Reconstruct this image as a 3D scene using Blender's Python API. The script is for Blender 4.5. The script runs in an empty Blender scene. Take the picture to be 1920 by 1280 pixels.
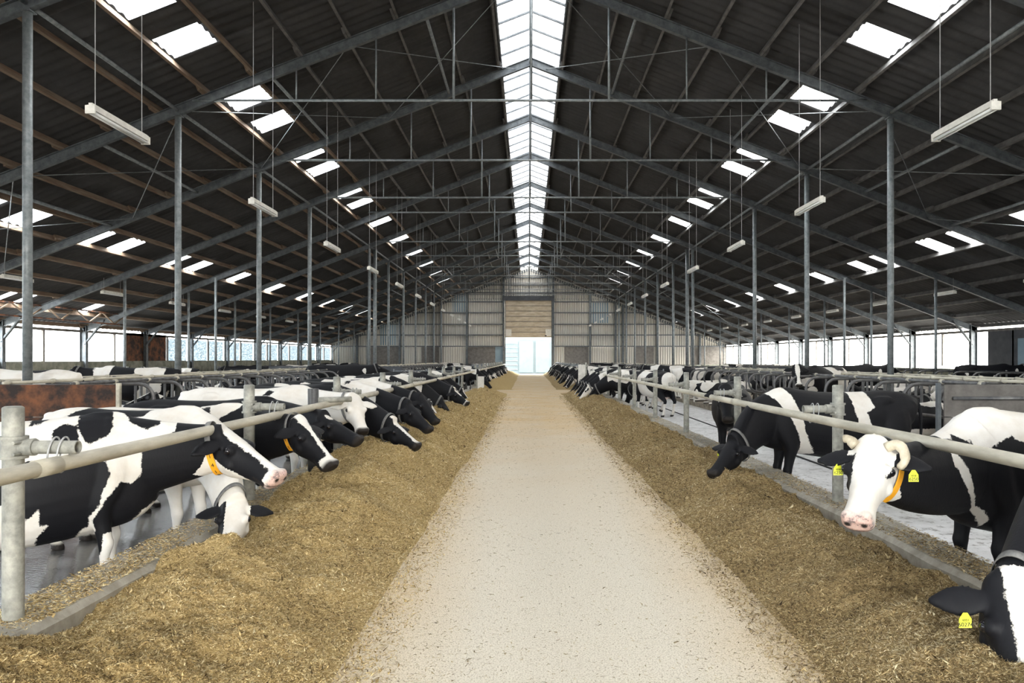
import bpy, math, random
import numpy as np
from mathutils import Vector, Matrix, noise as mnoise

random.seed(7)
rng = np.random.default_rng(7)
C = bpy.context.scene.collection
sc = bpy.context.scene
V = Vector
EYE = 1.6            # camera height above the feed table
FPX = 1386.7         # focal length in pixels of the 1920 wide frame

# ------------------------------------------------------------------ camera
cam = bpy.data.cameras.new('camera'); camo = bpy.data.objects.new('camera', cam); C.objects.link(camo)
camo.location = (0, 0, EYE); camo.rotation_euler = (math.pi/2, 0, 0)
cam.sensor_width = 36; cam.lens = 26; cam.shift_x = -31/1920; cam.shift_y = 33/1920
cam.clip_start = 0.05; cam.clip_end = 400
sc.camera = camo
# ------------------------------------------------------------------ world and exposure
w = bpy.data.worlds.new('sky'); sc.world = w; w.use_nodes = True
nt = w.node_tree; nt.nodes.clear()
wo = nt.nodes.new('ShaderNodeOutputWorld'); bg = nt.nodes.new('ShaderNodeBackground')
tc = nt.nodes.new('ShaderNodeTexCoord'); sx = nt.nodes.new('ShaderNodeSeparateXYZ')
mr = nt.nodes.new('ShaderNodeMapRange'); mr.inputs['From Min'].default_value = -1; mr.inputs['From Max'].default_value = 1
mr.inputs['To Min'].default_value = 0; mr.inputs['To Max'].default_value = 1
cr = nt.nodes.new('ShaderNodeValToRGB')
cr.color_ramp.elements[0].color = (.82, .92, 1.0, 1); cr.color_ramp.elements[1].color = (1.25, 1.18, 1.05, 1)
nt.links.new(tc.outputs['Generated'], sx.inputs[0]); nt.links.new(sx.outputs['X'], mr.inputs['Value'])
nt.links.new(mr.outputs[0], cr.inputs[0]); nt.links.new(cr.outputs[0], bg.inputs[0]); nt.links.new(bg.outputs[0], wo.inputs[0])
bg.inputs['Strength'].default_value = 9.0
sc.view_settings.view_transform = 'Standard'; sc.view_settings.look = 'None'
sc.view_settings.gamma = 1; sc.view_settings.use_curve_mapping = False
sc.view_settings.exposure = 1.28
try:
    sc.cycles.max_bounces = 7; sc.cycles.diffuse_bounces = 4; sc.cycles.glossy_bounces = 3
    sc.cycles.transparent_max_bounces = 12; sc.cycles.sample_clamp_indirect = 6
    sc.cycles.caustics_reflective = False; sc.cycles.caustics_refractive = False
except Exception: pass
# daylight portals standing in the openings of the building (they only guide the sky's light)
def portal(loc, rot, sx_, sy_):
    l = bpy.data.lights.new('daylight_opening', 'AREA'); l.shape = 'RECTANGLE'; l.size = sx_; l.size_y = sy_
    l.cycles.is_portal = True
    o = bpy.data.objects.new('daylight_opening', l); C.objects.link(o); o.location = loc; o.rotation_euler = rot
    return o
RX = 0.07
SL = math.atan(.39)
YB, YF = -9.3, 79.95           # ends of the barn
def roof_z(x): return 11.62 - .39*abs(x-RX)
portal((RX, 35, 11.75), (0, 0, 0), 2.1, 88)
for s in (-1, 1):
    for xm in (7.65, 14.92):
        x = RX + s*xm
        portal((x, 35, roof_z(x)+.12), (0, s*SL, 0), 1.05, 88)
portal((21.75, 35, 2.2), (0, math.pi/2, 0), 2.4, 88)
portal((-21.75, 35, 2.2), (0, -math.pi/2, 0), 2.4, 88)
portal((0, YF+.3, 2.0), (-math.pi/2, 0, 0), 5, 4)
portal((0, YB-.3, 2.8), (math.pi/2, 0, 0), 9, 5)

# ------------------------------------------------------------------ material helpers
def new_mat(name):
    m = bpy.data.materials.new(name); m.use_nodes = True
    t = m.node_tree; b = t.nodes['Principled BSDF']
    return m, t, b
def N(t, kind, **kw):
    n = t.nodes.new(kind)
    for k, v in kw.items(): setattr(n, k, v)
    return n
def ramp(t, src, stops):
    r = N(t, 'ShaderNodeValToRGB'); e = r.color_ramp.elements
    while len(e) < len(stops): e.new(0.5)
    for el, (p, c) in zip(e, stops): el.position = p; el.color = (*c, 1)
    t.links.new(src, r.inputs[0]); return r.outputs[0]
def noise_n(t, scale, detail=4, rough=.6, coord='Object', stretch=None):
    tcn = N(t, 'ShaderNodeTexCoord'); n = N(t, 'ShaderNodeTexNoise')
    n.inputs['Scale'].default_value = scale; n.inputs['Detail'].default_value = detail; n.inputs['Roughness'].default_value = rough
    if stretch:
        mp = N(t, 'ShaderNodeMapping'); mp.inputs['Scale'].default_value = stretch
        t.links.new(tcn.outputs[coord], mp.inputs[0]); t.links.new(mp.outputs[0], n.inputs['Vector'])
    else: t.links.new(tcn.outputs[coord], n.inputs['Vector'])
    return n.outputs['Fac']
def mixc(t, f, a, b):
    m = N(t, 'ShaderNodeMix', data_type='RGBA')
    if isinstance(f, float): m.inputs[0].default_value = f
    else: t.links.new(f, m.inputs[0])
    for s, v in ((6, a), (7, b)):
        if isinstance(v, tuple): m.inputs[s].default_value = (*v, 1)
        else: t.links.new(v, m.inputs[s])
    return m.outputs[2]
def bump(t, b, src, strength=.3, dist=.01):
    bn = N(t, 'ShaderNodeBump'); bn.inputs['Strength'].default_value = strength; bn.inputs['Distance'].default_value = dist
    t.links.new(src, bn.inputs['Height']); t.links.new(bn.outputs[0], b.inputs['Normal'])
def simple(name, c1, c2, scale=6, rough=.6, metal=0, bstr=0, bdist=.01, stretch=None, p0=.35, p1=.65, spec=.5):
    m, t, b = new_mat(name)
    f = noise_n(t, scale, 5, .65, stretch=stretch)
    t.links.new(ramp(t, f, [(p0, c1), (p1, c2)]), b.inputs['Base Color'])
    b.inputs['Roughness'].default_value = rough; b.inputs['Metallic'].default_value = metal
    b.inputs['Specular IOR Level'].default_value = spec
    if bstr: bump(t, b, noise_n(t, scale*4, 4, .7, stretch=stretch), bstr, bdist)
    return m
M = {}
M['galv'] = simple('galvanised_steel', (.17, .19, .20), (.30, .32, .33), 9, .55, .55, .1)
M['galv_dark'] = simple('weathered_dark_steel', (.075, .085, .095), (.15, .165, .175), 5, .55, .4)
M['rail'] = simple('worn_rail_pipe', (.36, .33, .26), (.60, .56, .46), 7, .5, .15, .25, .004, stretch=(1, .25, 1))
M['post'] = simple('dusty_post_steel', (.20, .20, .18), (.42, .41, .36), 10, .65, .15, .3, .004)
M['pipe'] = simple('stall_pipe_steel', (.07, .07, .075), (.17, .165, .16), 5, .42, .5)
M['purlin'] = simple('old_brown_timber_purlin', (.16, .095, .06), (.24, .19, .14), 3, .85, 0, .2, .01, stretch=(4, .4, 4))
M['purlin_grey'] = simple('grey_timber_purlin', (.085, .08, .078), (.16, .155, .15), 3, .85)
M['rust'] = simple('rusty_steel_plate', (.022, .014, .012), (.20, .075, .03), 2.6, .8, .1, .3, .01, p0=.42, p1=.66)
M['board'] = simple('grey_weathered_boards', (.12, .11, .10), (.20, .185, .17), 4, .8, 0, .2)
M['white_paint'] = simple('off_white_enamel', (.62, .60, .55), (.80, .78, .72), 8, .45)
M['tube'] = simple('frosted_glass_tube', (.75, .76, .76), (.85, .86, .86), 5, .3)
M['concrete'] = simple('stained_concrete', (.26, .235, .19), (.42, .39, .33), 6, .9, 0, .4, .01)
M['conc_wall'] = simple('mossy_concrete', (.13, .14, .11), (.27, .27, .23), 3, .9, 0, .3)
M['dark_wall'] = simple('dark_sheet_wall', (.035, .038, .045), (.065, .07, .08), 2, .6)
M['strap'] = simple('grey_webbing', (.10, .10, .10), (.20, .195, .185), 30, .8)
M['orange'] = simple('orange_plastic', (.86, .36, .01), (.95, .46, .03), 12, .5)
M['yellow'] = simple('yellow_tag_plastic', (.72, .78, .03), (.85, .88, .09), 12, .45)
M['ink'] = simple('black_ink', (.01, .01, .01), (.02, .02, .02), 5, .6)
M['eye'] = simple('cow_eye', (.004, .004, .006), (.012, .010, .012), 4, .08)
M['horn'] = simple('horn', (.32, .27, .19), (.62, .55, .42), 9, .5)
M['wire'] = simple('cable_grey', (.25, .25, .25), (.4, .4, .4), 5, .5)
M['door'] = simple('cream_door_panel', (.42, .34, .24), (.60, .52, .40), 1.2, .6, stretch=(1, 1, 3))
M['shed'] = simple('blue_grey_shed_cladding', (.052, .070, .078), (.066, .084, .090), 1, .7)
M['outside'] = simple('outdoor_paving', (.45, .44, .42), (.6, .59, .57), 1, .9)
M['pale_sheet'] = simple('pale_blue_sheet', (.18, .26, .32), (.24, .33, .39), 1, .6)
M['bed'] = simple('sawdust_bedding', (.16, .13, .10), (.36, .31, .24), 5, .95, 0, .5, .02)
# roofing sheet
m, t, b = new_mat('fibre_cement_roofing'); M['roof'] = m
f = noise_n(t, 1.1, 6, .7); g = noise_n(t, 14, 3, .6, stretch=(1, .12, 1))
t.links.new(mixc(t, g, ramp(t, f, [(.3, (.040, .040, .042)), (.7, (.092, .091, .093))]), (.05, .05, .052)), b.inputs['Base Color'])
b.inputs['Roughness'].default_value = .9; b.inputs['Specular IOR Level'].default_value = .2
# gable wall sheeting
m, t, b = new_mat('gable_sheeting'); M['gable'] = m
f = noise_n(t, .35, 5, .6); g = noise_n(t, 3, 4, .6, stretch=(3, 1, .25))
c = ramp(t, f, [(.35, (.52, .53, .51)), (.65, (.68, .64, .56))])
t.links.new(mixc(t, g, c, (.55, .52, .47)), b.inputs['Base Color']); b.inputs['Roughness'].default_value = .7
# feed table floor: pale concrete under feed dust
m, t, b = new_mat('feed_table_floor'); M['aisle'] = m
f = noise_n(t, .8, 6, .65); g = noise_n(t, 110, 3, .7); h = noise_n(t, 28, 3, .7)
tcn = N(t, 'ShaderNodeTexCoord'); sp = N(t, 'ShaderNodeSeparateXYZ'); t.links.new(tcn.outputs['Object'], sp.inputs[0])
far = N(t, 'ShaderNodeMapRange'); t.links.new(sp.outputs['Y'], far.inputs[0])
far.inputs['From Min'].default_value = 6; far.inputs['From Max'].default_value = 20
ab = N(t, 'ShaderNodeMath', operation='ABSOLUTE'); ad = N(t, 'ShaderNodeMath', operation='ADD'); ad.inputs[1].default_value = -.25
t.links.new(sp.outputs['X'], ad.inputs[0]); t.links.new(ad.outputs[0], ab.inputs[0])
sd = N(t, 'ShaderNodeMapRange'); sd.inputs['From Min'].default_value = .55; sd.inputs['From Max'].default_value = 1.5
t.links.new(ab.outputs[0], sd.inputs[0])
mxm = N(t, 'ShaderNodeMath', operation='MAXIMUM'); t.links.new(far.outputs[0], mxm.inputs[0]); t.links.new(sd.outputs[0], mxm.inputs[1])
mul = N(t, 'ShaderNodeMath', operation='MULTIPLY'); t.links.new(mxm.outputs[0], mul.inputs[0])
t.links.new(f, mul.inputs[1]); mul2 = N(t, 'ShaderNodeMath', operation='MULTIPLY'); mul2.inputs[1].default_value = 1.5
t.links.new(mul.outputs[0], mul2.inputs[0])
base = mixc(t, mul2.outputs[0], (.70, .645, .54), (.63, .45, .24))
sp1 = ramp(t, g, [(.32, (.38, .34, .27)), (.50, (1, 1, 1))]); sp2 = ramp(t, h, [(.24, (.50, .45, .36)), (.40, (1, 1, 1))])
mm = N(t, 'ShaderNodeMix', data_type='RGBA', blend_type='MULTIPLY'); mm.inputs[0].default_value = 1
t.links.new(base, mm.inputs[6]); t.links.new(sp1, mm.inputs[7])
m2 = N(t, 'ShaderNodeMix', data_type='RGBA', blend_type='MULTIPLY'); m2.inputs[0].default_value = 1
t.links.new(mm.outputs[2], m2.inputs[6]); t.links.new(sp2, m2.inputs[7]); t.links.new(m2.outputs[2], b.inputs['Base Color'])
b.inputs['Roughness'].default_value = .85; b.inputs['Specular IOR Level'].default_value = .25
bump(t, b, g, .5, .006)
# wet alley
m, t, b = new_mat('wet_slurry_alley'); M['alley'] = m
f = noise_n(t, 2.2, 5, .6)
t.links.new(ramp(t, f, [(.35, (.05, .05, .05)), (.7, (.15, .145, .14))]), b.inputs['Base Color'])
t.links.new(ramp(t, f, [(.3, (.08, .08, .08)), (.8, (.28, .28, .28))]), b.inputs['Roughness'])
b.inputs['Specular IOR Level'].default_value = .9; bump(t, b, noise_n(t, 30, 3, .6), .35, .006)
m, t, b = new_mat('wet_alley_painted_reflection'); M['alley_reflection'] = m  # wet right alley, white of reflected window daylight painted into its base colour
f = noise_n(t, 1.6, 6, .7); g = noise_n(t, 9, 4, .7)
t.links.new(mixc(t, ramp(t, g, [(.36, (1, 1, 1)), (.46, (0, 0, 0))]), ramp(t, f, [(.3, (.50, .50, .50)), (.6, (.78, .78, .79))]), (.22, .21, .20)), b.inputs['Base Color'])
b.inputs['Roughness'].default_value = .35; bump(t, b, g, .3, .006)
# feed
def feed_mat(name, dark, mid, lite):
    m, t, b = new_mat(name)
    f = noise_n(t, 55, 4, .75); g = noise_n(t, 1.7, 4, .6)
    c = ramp(t, f, [(.30, dark), (.50, mid), (.68, lite)])
    t.links.new(mixc(t, ramp(t, g, [(.4, (0, 0, 0)), (.7, (.55, .55, .55))]), c, mid), b.inputs['Base Color'])
    b.inputs['Roughness'].default_value = .95; b.inputs['Specular IOR Level'].default_value = .15
    bump(t, b, f, 1.0, .03); return m
M['feed_l'] = feed_mat('golden_chopped_feed', (.13, .08, .03), (.50, .36, .16), (.85, .68, .38))
M['feed_r'] = feed_mat('brown_chopped_feed', (.10, .065, .027), (.38, .27, .13), (.68, .53, .30))
def straw_mat(name, stops):
    m, t, b = new_mat(name)
    a = N(t, 'ShaderNodeAttribute'); a.attribute_name = 'tone'
    t.links.new(ramp(t, a.outputs['Fac'], stops), b.inputs['Base Color'])
    b.inputs['Roughness'].default_value = .8; b.inputs['Specular IOR Level'].default_value = .2; return m
M['straw_l'] = straw_mat('golden_feed_strands', [(0, (.12, .075, .03)), (.3, (.42, .29, .12)), (.65, (.74, .56, .27)), (1, (.92, .82, .55))])
M['straw_r'] = straw_mat('brown_feed_strands', [(0, (.08, .05, .022)), (.35, (.32, .22, .10)), (.7, (.58, .44, .22)), (1, (.85, .74, .50))])
M['crumb'] = straw_mat('floor_crumbs', [(0, (.10, .075, .045)), (.3, (.34, .27, .16)), (1, (.66, .54, .34))])
# skylight sheet: part clear, part diffusing
m, t, b = new_mat('rooflight_sheet'); M['sheet'] = m
tr = N(t, 'ShaderNodeBsdfTransparent'); tl = N(t, 'ShaderNodeBsdfTranslucent'); mx = N(t, 'ShaderNodeMixShader')
tr.inputs[0].default_value = (.95, .97, 1, 1)
t.links.new(ramp(t, noise_n(t, 6, 4, .7), [(.3, (.6, .6, .6)), (.7, (.95, .95, .95))]), tl.inputs[0]); mx.inputs[0].default_value = .45
t.links.new(tr.outputs[0], mx.inputs[1]); t.links.new(tl.outputs[0], mx.inputs[2]); t.links.new(mx.outputs[0], t.nodes['Material Output'].inputs[0])
m, t, b = new_mat('ridge_sheet'); M['ridge'] = m
tr = N(t, 'ShaderNodeBsdfTransparent'); tl = N(t, 'ShaderNodeBsdfTranslucent'); mx = N(t, 'ShaderNodeMixShader')
t.links.new(ramp(t, noise_n(t, 9, 5, .8), [(.35, (.03, .03, .035)), (.65, (.16, .16, .165))]), tr.inputs[0])
t.links.new(ramp(t, noise_n(t, 9, 5, .8), [(.35, (.3, .3, .32)), (.65, (.75, .76, .78))]), tl.inputs[0]); mx.inputs[0].default_value = .35
t.links.new(tr.outputs[0], mx.inputs[1]); t.links.new(tl.outputs[0], mx.inputs[2]); t.links.new(mx.outputs[0], t.nodes['Material Output'].inputs[0])
m, t, b = new_mat('windbreak_net'); M['net'] = m
tr = N(t, 'ShaderNodeBsdfTransparent'); tl = N(t, 'ShaderNodeBsdfTranslucent'); mx = N(t, 'ShaderNodeMixShader')
tl.inputs[0].default_value = (.20, .23, .25, 1); mx.inputs[0].default_value = .5
t.links.new(ramp(t, noise_n(t, 12, 3, .8, stretch=(1, .4, 1)), [(.40, (.10, .115, .12)), (.60, (.34, .35, .35))]), tr.inputs[0])
t.links.new(tr.outputs[0], mx.inputs[1]); t.links.new(tl.outputs[0], mx.inputs[2]); t.links.new(mx.outputs[0], t.nodes['Material Output'].inputs[0])
# cow coat: vertex attribute 'coat' is a signed distance (metres) to the patch edge, positive inside black
m, t, b = new_mat('cow_coat'); M['coat'] = m
a = N(t, 'ShaderNodeAttribute'); a.attribute_name = 'coat'
n1 = noise_n(t, 26, 4, .7); n2 = noise_n(t, 90, 2, .6, stretch=(1, 1, .3))
s1 = N(t, 'ShaderNodeMath', operation='MULTIPLY_ADD'); s1.inputs[1].default_value = .05; s1.inputs[2].default_value = -.025; t.links.new(n1, s1.inputs[0])
s2 = N(t, 'ShaderNodeMath', operation='ADD'); t.links.new(a.outputs['Fac'], s2.inputs[0]); t.links.new(s1.outputs[0], s2.inputs[1])
s3 = N(t, 'ShaderNodeMath', operation='MULTIPLY_ADD'); s3.inputs[1].default_value = .016; s3.inputs[2].default_value = -.008; t.links.new(n2, s3.inputs[0])
s4 = N(t, 'ShaderNodeMath', operation='ADD'); t.links.new(s2.outputs[0], s4.inputs[0]); t.links.new(s3.outputs[0], s4.inputs[1])
fr = N(t, 'ShaderNodeMapRange'); fr.inputs['From Min'].default_value = -.004; fr.inputs['From Max'].default_value = .004; t.links.new(s4.outputs[0], fr.inputs[0])
wh = mixc(t, ramp(t, noise_n(t, 3.5, 5, .65), [(.42, (0, 0, 0)), (.75, (.7, .7, .7))]), (.74, .71, .665), (.58, .51, .42))
cl = mixc(t, fr.outputs[0], wh, (.006, .006, .008))
a2 = N(t, 'ShaderNodeAttribute'); a2.attribute_name = 'pink'
cl = mixc(t, a2.outputs['Fac'], cl, ramp(t, noise_n(t, 26, 4, .75), [(.38, (.66, .45, .38)), (.52, (.55, .33, .28)), (.60, (.12, .07, .07))]))
a3 = N(t, 'ShaderNodeAttribute'); a3.attribute_name = 'dark'
cl = mixc(t, a3.outputs['Fac'], cl, (.022, .018, .016))
t.links.new(cl, b.inputs['Base Color']); b.inputs['Roughness'].default_value = .6; b.inputs['Specular IOR Level'].default_value = .2
bump(t, b, n2, .3, .004)

# ------------------------------------------------------------------ mesh helpers
class MB:
    def __init__(s): s.v = []; s.f = []
    def add(s, vs, fs):
        o = len(s.v); s.v += [tuple(p) for p in vs]; s.f += [tuple(i+o for i in f) for f in fs]
    def box(s, c, d, R=None):
        vs = [V((sx*d[0]/2, sy*d[1]/2, sz*d[2]/2)) for sx in (-1, 1) for sy in (-1, 1) for sz in (-1, 1)]
        if R is not None: vs = [R @ p for p in vs]
        c = V(c); vs = [p+c for p in vs]
        s.add(vs, [(0, 1, 3, 2), (4, 6, 7, 5), (0, 4, 5, 1), (2, 3, 7, 6), (0, 2, 6, 4), (1, 5, 7, 3)])
    def bar(s, p, q, wd, ht, up=(0, 0, 1)):
        p, q = V(p), V(q); d = (q-p).normalized(); u = V(up); x = d.cross(u).normalized(); u = x.cross(d)
        R = Matrix((x, d, u)).transposed()
        s.box((p+q)/2, (wd, (q-p).length, ht), R)
    def ibeam(s, p, q, wd, ht, up=(0, 0, 1)):
        p, q = V(p), V(q); d = (q-p).normalized(); u = V(up); x = d.cross(u).normalized(); u = x.cross(d)
        R = Matrix((x, d, u)).transposed(); c = (p+q)/2; L = (q-p).length; tk = .022
        s.box(c+u*(ht/2-tk/2), (wd, L, tk), R); s.box(c-u*(ht/2-tk/2), (wd, L, tk), R); s.box(c, (.014, L, ht-2*tk), R)
    def tube(s, pts, r, n=10, cap=True):
        pts = [V(p) for p in pts]; rs = r if isinstance(r, (list, tuple)) else [r]*len(pts)
        rings = []; prev = None
        for i, p in enumerate(pts):
            d = (pts[min(i+1, len(pts)-1)]-pts[max(i-1, 0)]).normalized()
            if prev is None:
                a = V((0, 0, 1)) if abs(d.z) < .9 else V((1, 0, 0)); u = (a-d*a.dot(d)).normalized()
            else: u = (prev-d*prev.dot(d)).normalized()
            prev = u; x = d.cross(u)
            rings.append([p+(x*math.cos(2*math.pi*k/n)+u*math.sin(2*math.pi*k/n))*rs[i] for k in range(n)])
        s.loft(rings, cap)
    def loft(s, rings, cap=True):
        n = len(rings[0]); vs = [p for r in rings for p in r]; fs = []
        for i in range(len(rings)-1):
            for k in range(n):
                a = i*n+k; b_ = i*n+(k+1) % n; fs.append((a, b_, b_+n, a+n))
        if cap: fs.append(tuple(range(n-1, -1, -1))); fs.append(tuple(range((len(rings)-1)*n, len(rings)*n)))
        s.add(vs, fs)
    def ball(s, c, r, n=12, m_=8):
        c = V(c); r = V(r) if not isinstance(r, (int, float)) else V((r, r, r)); rings = []
        for i in range(1, m_):
            th = math.pi*i/m_
            rings.append([c+V((r.x*math.sin(th)*math.cos(2*math.pi*k/n), r.y*math.sin(th)*math.sin(2*math.pi*k/n), -r.z*math.cos(th))) for k in range(n)])
        s.loft(rings)
    def mesh(s, name, mat, smooth=False):
        me = bpy.data.meshes.new(name); me.from_pydata(s.v, [], s.f); me.materials.append(mat)
        if smooth: me.polygons.foreach_set('use_smooth', [True]*len(me.polygons))
        me.update(); return me
    def build(s, name, mat, parent=None, smooth=False, loc=None):
        o = bpy.data.objects.new(name, s.mesh(name, mat, smooth)); C.objects.link(o)
        if parent: o.parent = parent
        if loc: o.location = loc
        return o
def smooth_by_angle(o):
    me = o.data; me.polygons.foreach_set('use_smooth', [True]*len(me.polygons))
    try: me.set_sharp_from_angle(angle=math.radians(40))
    except Exception: pass
    return o
def empty(name, loc=(0, 0, 0), rz=0):
    o = bpy.data.objects.new(name, None); C.objects.link(o); o.location = loc; o.rotation_euler = (0, 0, rz)
    o.empty_display_size = .1; return o
def tag(o, label, cat, group=None, kind=None):
    o['label'] = label; o['category'] = cat
    if group: o['group'] = group
    if kind: o['kind'] = kind
    return o
def struct(o): o['kind'] = 'structure'; return o
def copy_tree(o, parent=None):
    c = o.copy(); C.objects.link(c); c.parent = parent
    for ch in o.children: copy_tree(ch, c)
    return c

# ------------------------------------------------------------------ building layout
BAY = 5.58; Z0 = 12.99
FR = [Z0+BAY*i for i in range(-4, 13)]
CX, OX = {-1: 8.87, 1: 9.02}, 21.2
SKYOFF = [(1.45, .98), (3.35, .98)]
def frame_z(x): return 11.42 - .39*abs(x-RX)
# floors
fl = MB(); fl.box((.13, (YB+YF)/2, -.15), (5.4, YF-YB, .3)); o = fl.build('floor', M['aisle']); struct(o)
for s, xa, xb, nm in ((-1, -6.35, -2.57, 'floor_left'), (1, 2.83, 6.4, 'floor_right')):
    q = MB(); q.box(((xa+xb)/2, (YB+YF)/2, -.35), (xb-xa, YF-YB, .3)); struct(q.build(nm, M['alley'] if s < 0 else M['alley_reflection']))
for s in (-1, 1):
    q = MB(); q.box((s*8.75, (YB+YF)/2, -.25), (4.75, YF-YB, .44)); struct(q.build('floor_stalls_' + ('left' if s < 0 else 'right'), M['bed']))
    q = MB(); q.box((s*12.75, (YB+YF)/2, -.35), (3.25, YF-YB, .3)); struct(q.build('floor_outer_' + ('left' if s < 0 else 'right'), M['alley']))
    q = MB(); q.box((s*17.9, (YB+YF)/2, -.25), (7.0, YF-YB, .44)); struct(q.build('floor_beds_' + ('left' if s < 0 else 'right'), M['bed']))
q = MB(); q.box((0, 35, -.75), (240, 260, .3)); o = q.build('ground', M['outside']); struct(o)
# roof: corrugated strips with openings for the rooflights
strips = [0.93, 2.5, 4.5, 7.17, 8.13, 11.3, 14.44, 15.4, 18.5, 19.1, 20.3, 21.75]
GAPS = ((27.4, 27.9), (28.7, 29.0), (30.2, 30.9), (33.0, 33.8))    # holes in the left lower roof
sky_y = []
for fi, y in enumerate(FR[:-1]):
    i = fi-4
    lst = [(.95, 1.95), (2.85, 3.85)] if i <= 1 else ([(.6, 1.6), (2.6, 3.6)] if i == 2 else ([(1.0, 2.0), (3.1, 4.1)] if i == 3 else [(2.0, 3.0)]))
    for a, b_ in lst: sky_y.append((y+a, y+b_, i))
def in_sky(y):
    return any(a <= y <= b_ for a, b_, _ in sky_y)
ys = []; y = YB-.1; edges = sorted([e for a, b_, _ in sky_y for e in (a, b_)])
stepy = .085
ys = sorted(set([round(YB-.1+stepy*k, 4) for k in range(int((YF-YB+.5)/stepy))] + [round(e, 4) for e in edges]))
for s in (-1, 1):
    R = MB(); vs = []; nx = len(strips)
    for j, y in enumerate(ys):
        dz = .028*math.sin(2*math.pi*y/.34)
        for x in strips: vs.append((RX+s*x, y, roof_z(RX+s*x)+dz))
    fs = []
    for j in range(len(ys)-1):
        ym = (ys[j]+ys[j+1])/2; hole = in_sky(ym)
        for k in range(nx-1):
            if hole and k in (3, 6): continue
            if s < 0 and k == 9 and any(a_ < ym < b_ for a_, b_ in GAPS): continue
            a = j*nx+k; fs.append((a, a+1, a+nx+1, a+nx) if s > 0 else (a, a+nx, a+nx+1, a+1))
    R.add(vs, fs); o = R.build('ceiling_' + ('left' if s < 0 else 'right'), M['roof'], smooth=True); struct(o)
    sm = o.modifiers.new('thick', 'SOLIDIFY'); sm.thickness = .012; sm.offset = 1
    # purlins: one part per line, lapped at each frame
    for k in range(18):
        x = 1.02+1.195*k
        if x > 21.5: break
        P = MB()
        for i in range(len(FR)-1):
            off = .035 if i % 2 else -.035
            for a, b_ in ((FR[i]-.35, FR[i+1]+.35),):
                xx = RX+s*(x+off)
                P.bar((xx, a, roof_z(xx)-.115), (xx, b_, roof_z(xx)-.115), .065, .16, up=(s*.36, 0, .93))
        P.build('purlin', M['purlin'] if (s < 0 and x > 6) else M['purlin_grey'], o)
win = 0
for s in (-1, 1):
    for row, (xa, xb) in enumerate(((7.17, 8.13), (14.44, 15.4))):
        for a, b_, i in sky_y:
            win += 1; q = MB()
            pts = []; n = 12
            for j in range(n+1):
                y = a+(b_-a)*j/n; dz = .028*math.sin(2*math.pi*y/.34)+.006
                for x in (xa-.03, xb+.03): pts.append((RX+s*x, y, roof_z(RX+s*x)+dz))
            q.add(pts, [(2*j, 2*j+1, 2*j+3, 2*j+2) for j in range(n)])
            struct(q.build('window_%d' % win, M['sheet'], smooth=True))
# ridge light with mullions
for s in (-1, 1):
    win += 1; q = MB(); z0 = 11.68
    q.add([(RX, YB, z0+.02), (RX+s*.97, YB, z0-.39*.97), (RX+s*.97, YF, z0-.39*.97), (RX, YF, z0+.02)], [(0, 1, 2, 3)])
    o = struct(q.build('window_%d' % win, M['ridge']))
    for i in range(len(FR)-1):
        mb_ = MB()
        for k in range(5):
            y = FR[i]+BAY*(k+.5)/5
            mb_.bar((RX+s*.03, y, z0-.05), (RX+s*.95, y, z0-.05-.39*.92), .055, .05)
        mb_.bar((RX+s*.96, FR[i], z0-.39*.96-.03), (RX+s*.96, FR[i+1], z0-.39*.96-.03), .04, .14)
        mb_.build('glazing_bar', M['galv_dark'], o)
q = MB(); q.tube([(RX, YB, 11.28), (RX, YF, 11.28)], .055, 10); tag(q.build('ridge_pipe', M['galv'], smooth=True), 'long grey pipe running under the ridge light the whole length of the barn', 'pipe')

# portal frames
def side_w(s): return 'left' if s < 0 else 'right'
for fi, y in enumerate(FR):
    i = fi-4
    e = empty('roof_frame', (RX, y, 0))
    if i == 12: lab = 'dark steel rafter frame against the corrugated gable wall'
    elif i < 1: lab = 'dark steel rafter frame overhead nearest the camera' if i == 0 else 'dark steel rafter frame above and behind the camera'
    else: lab = ['', 'dark steel rafter frame whose tie pipe crosses highest in the photo', 'second dark steel rafter frame, just behind the cross-braced bay',
                 'third dark steel rafter frame from the camera with a low tie pipe', 'dark steel rafter frame with a raised tie pipe and no columns below',
                 'fifth dark rafter frame, standing on paired columns'][i] if i <= 5 else 'far dark steel rafter frame seen small under the ridge light'
    tag(e, lab, 'roof frame', 'steel rafter frames across the barn')
    for s in (-1, 1):
        q = MB(); q.ibeam((0, 0, frame_z(RX)-RX*0-.12), (s*21.3, 0, frame_z(RX+s*21.3)-.12), .13, .25, up=(0, 0, 1))
        q.build('rafter', M['galv_dark'], e)
    if i >= -1:
        tz = 8.09 if i != 4 else 8.6
        q = MB(); q.tube([(-8.5, 0, tz), (8.5, 0, tz)], .035, 8); q.build('tie_pipe', M['galv'], e, True)
        for hx in (-5.9, -3.9, -1.95, 0, 1.95, 3.9, 5.9):
            zt = frame_z(RX+hx)-.24
            if zt-tz < .2: continue
            q = MB(); q.tube([(hx, 0, tz), (hx, 0, zt)], .03 if abs(hx) < 3 else .02, 8); q.build('hanger', M['galv'], e, True)
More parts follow.
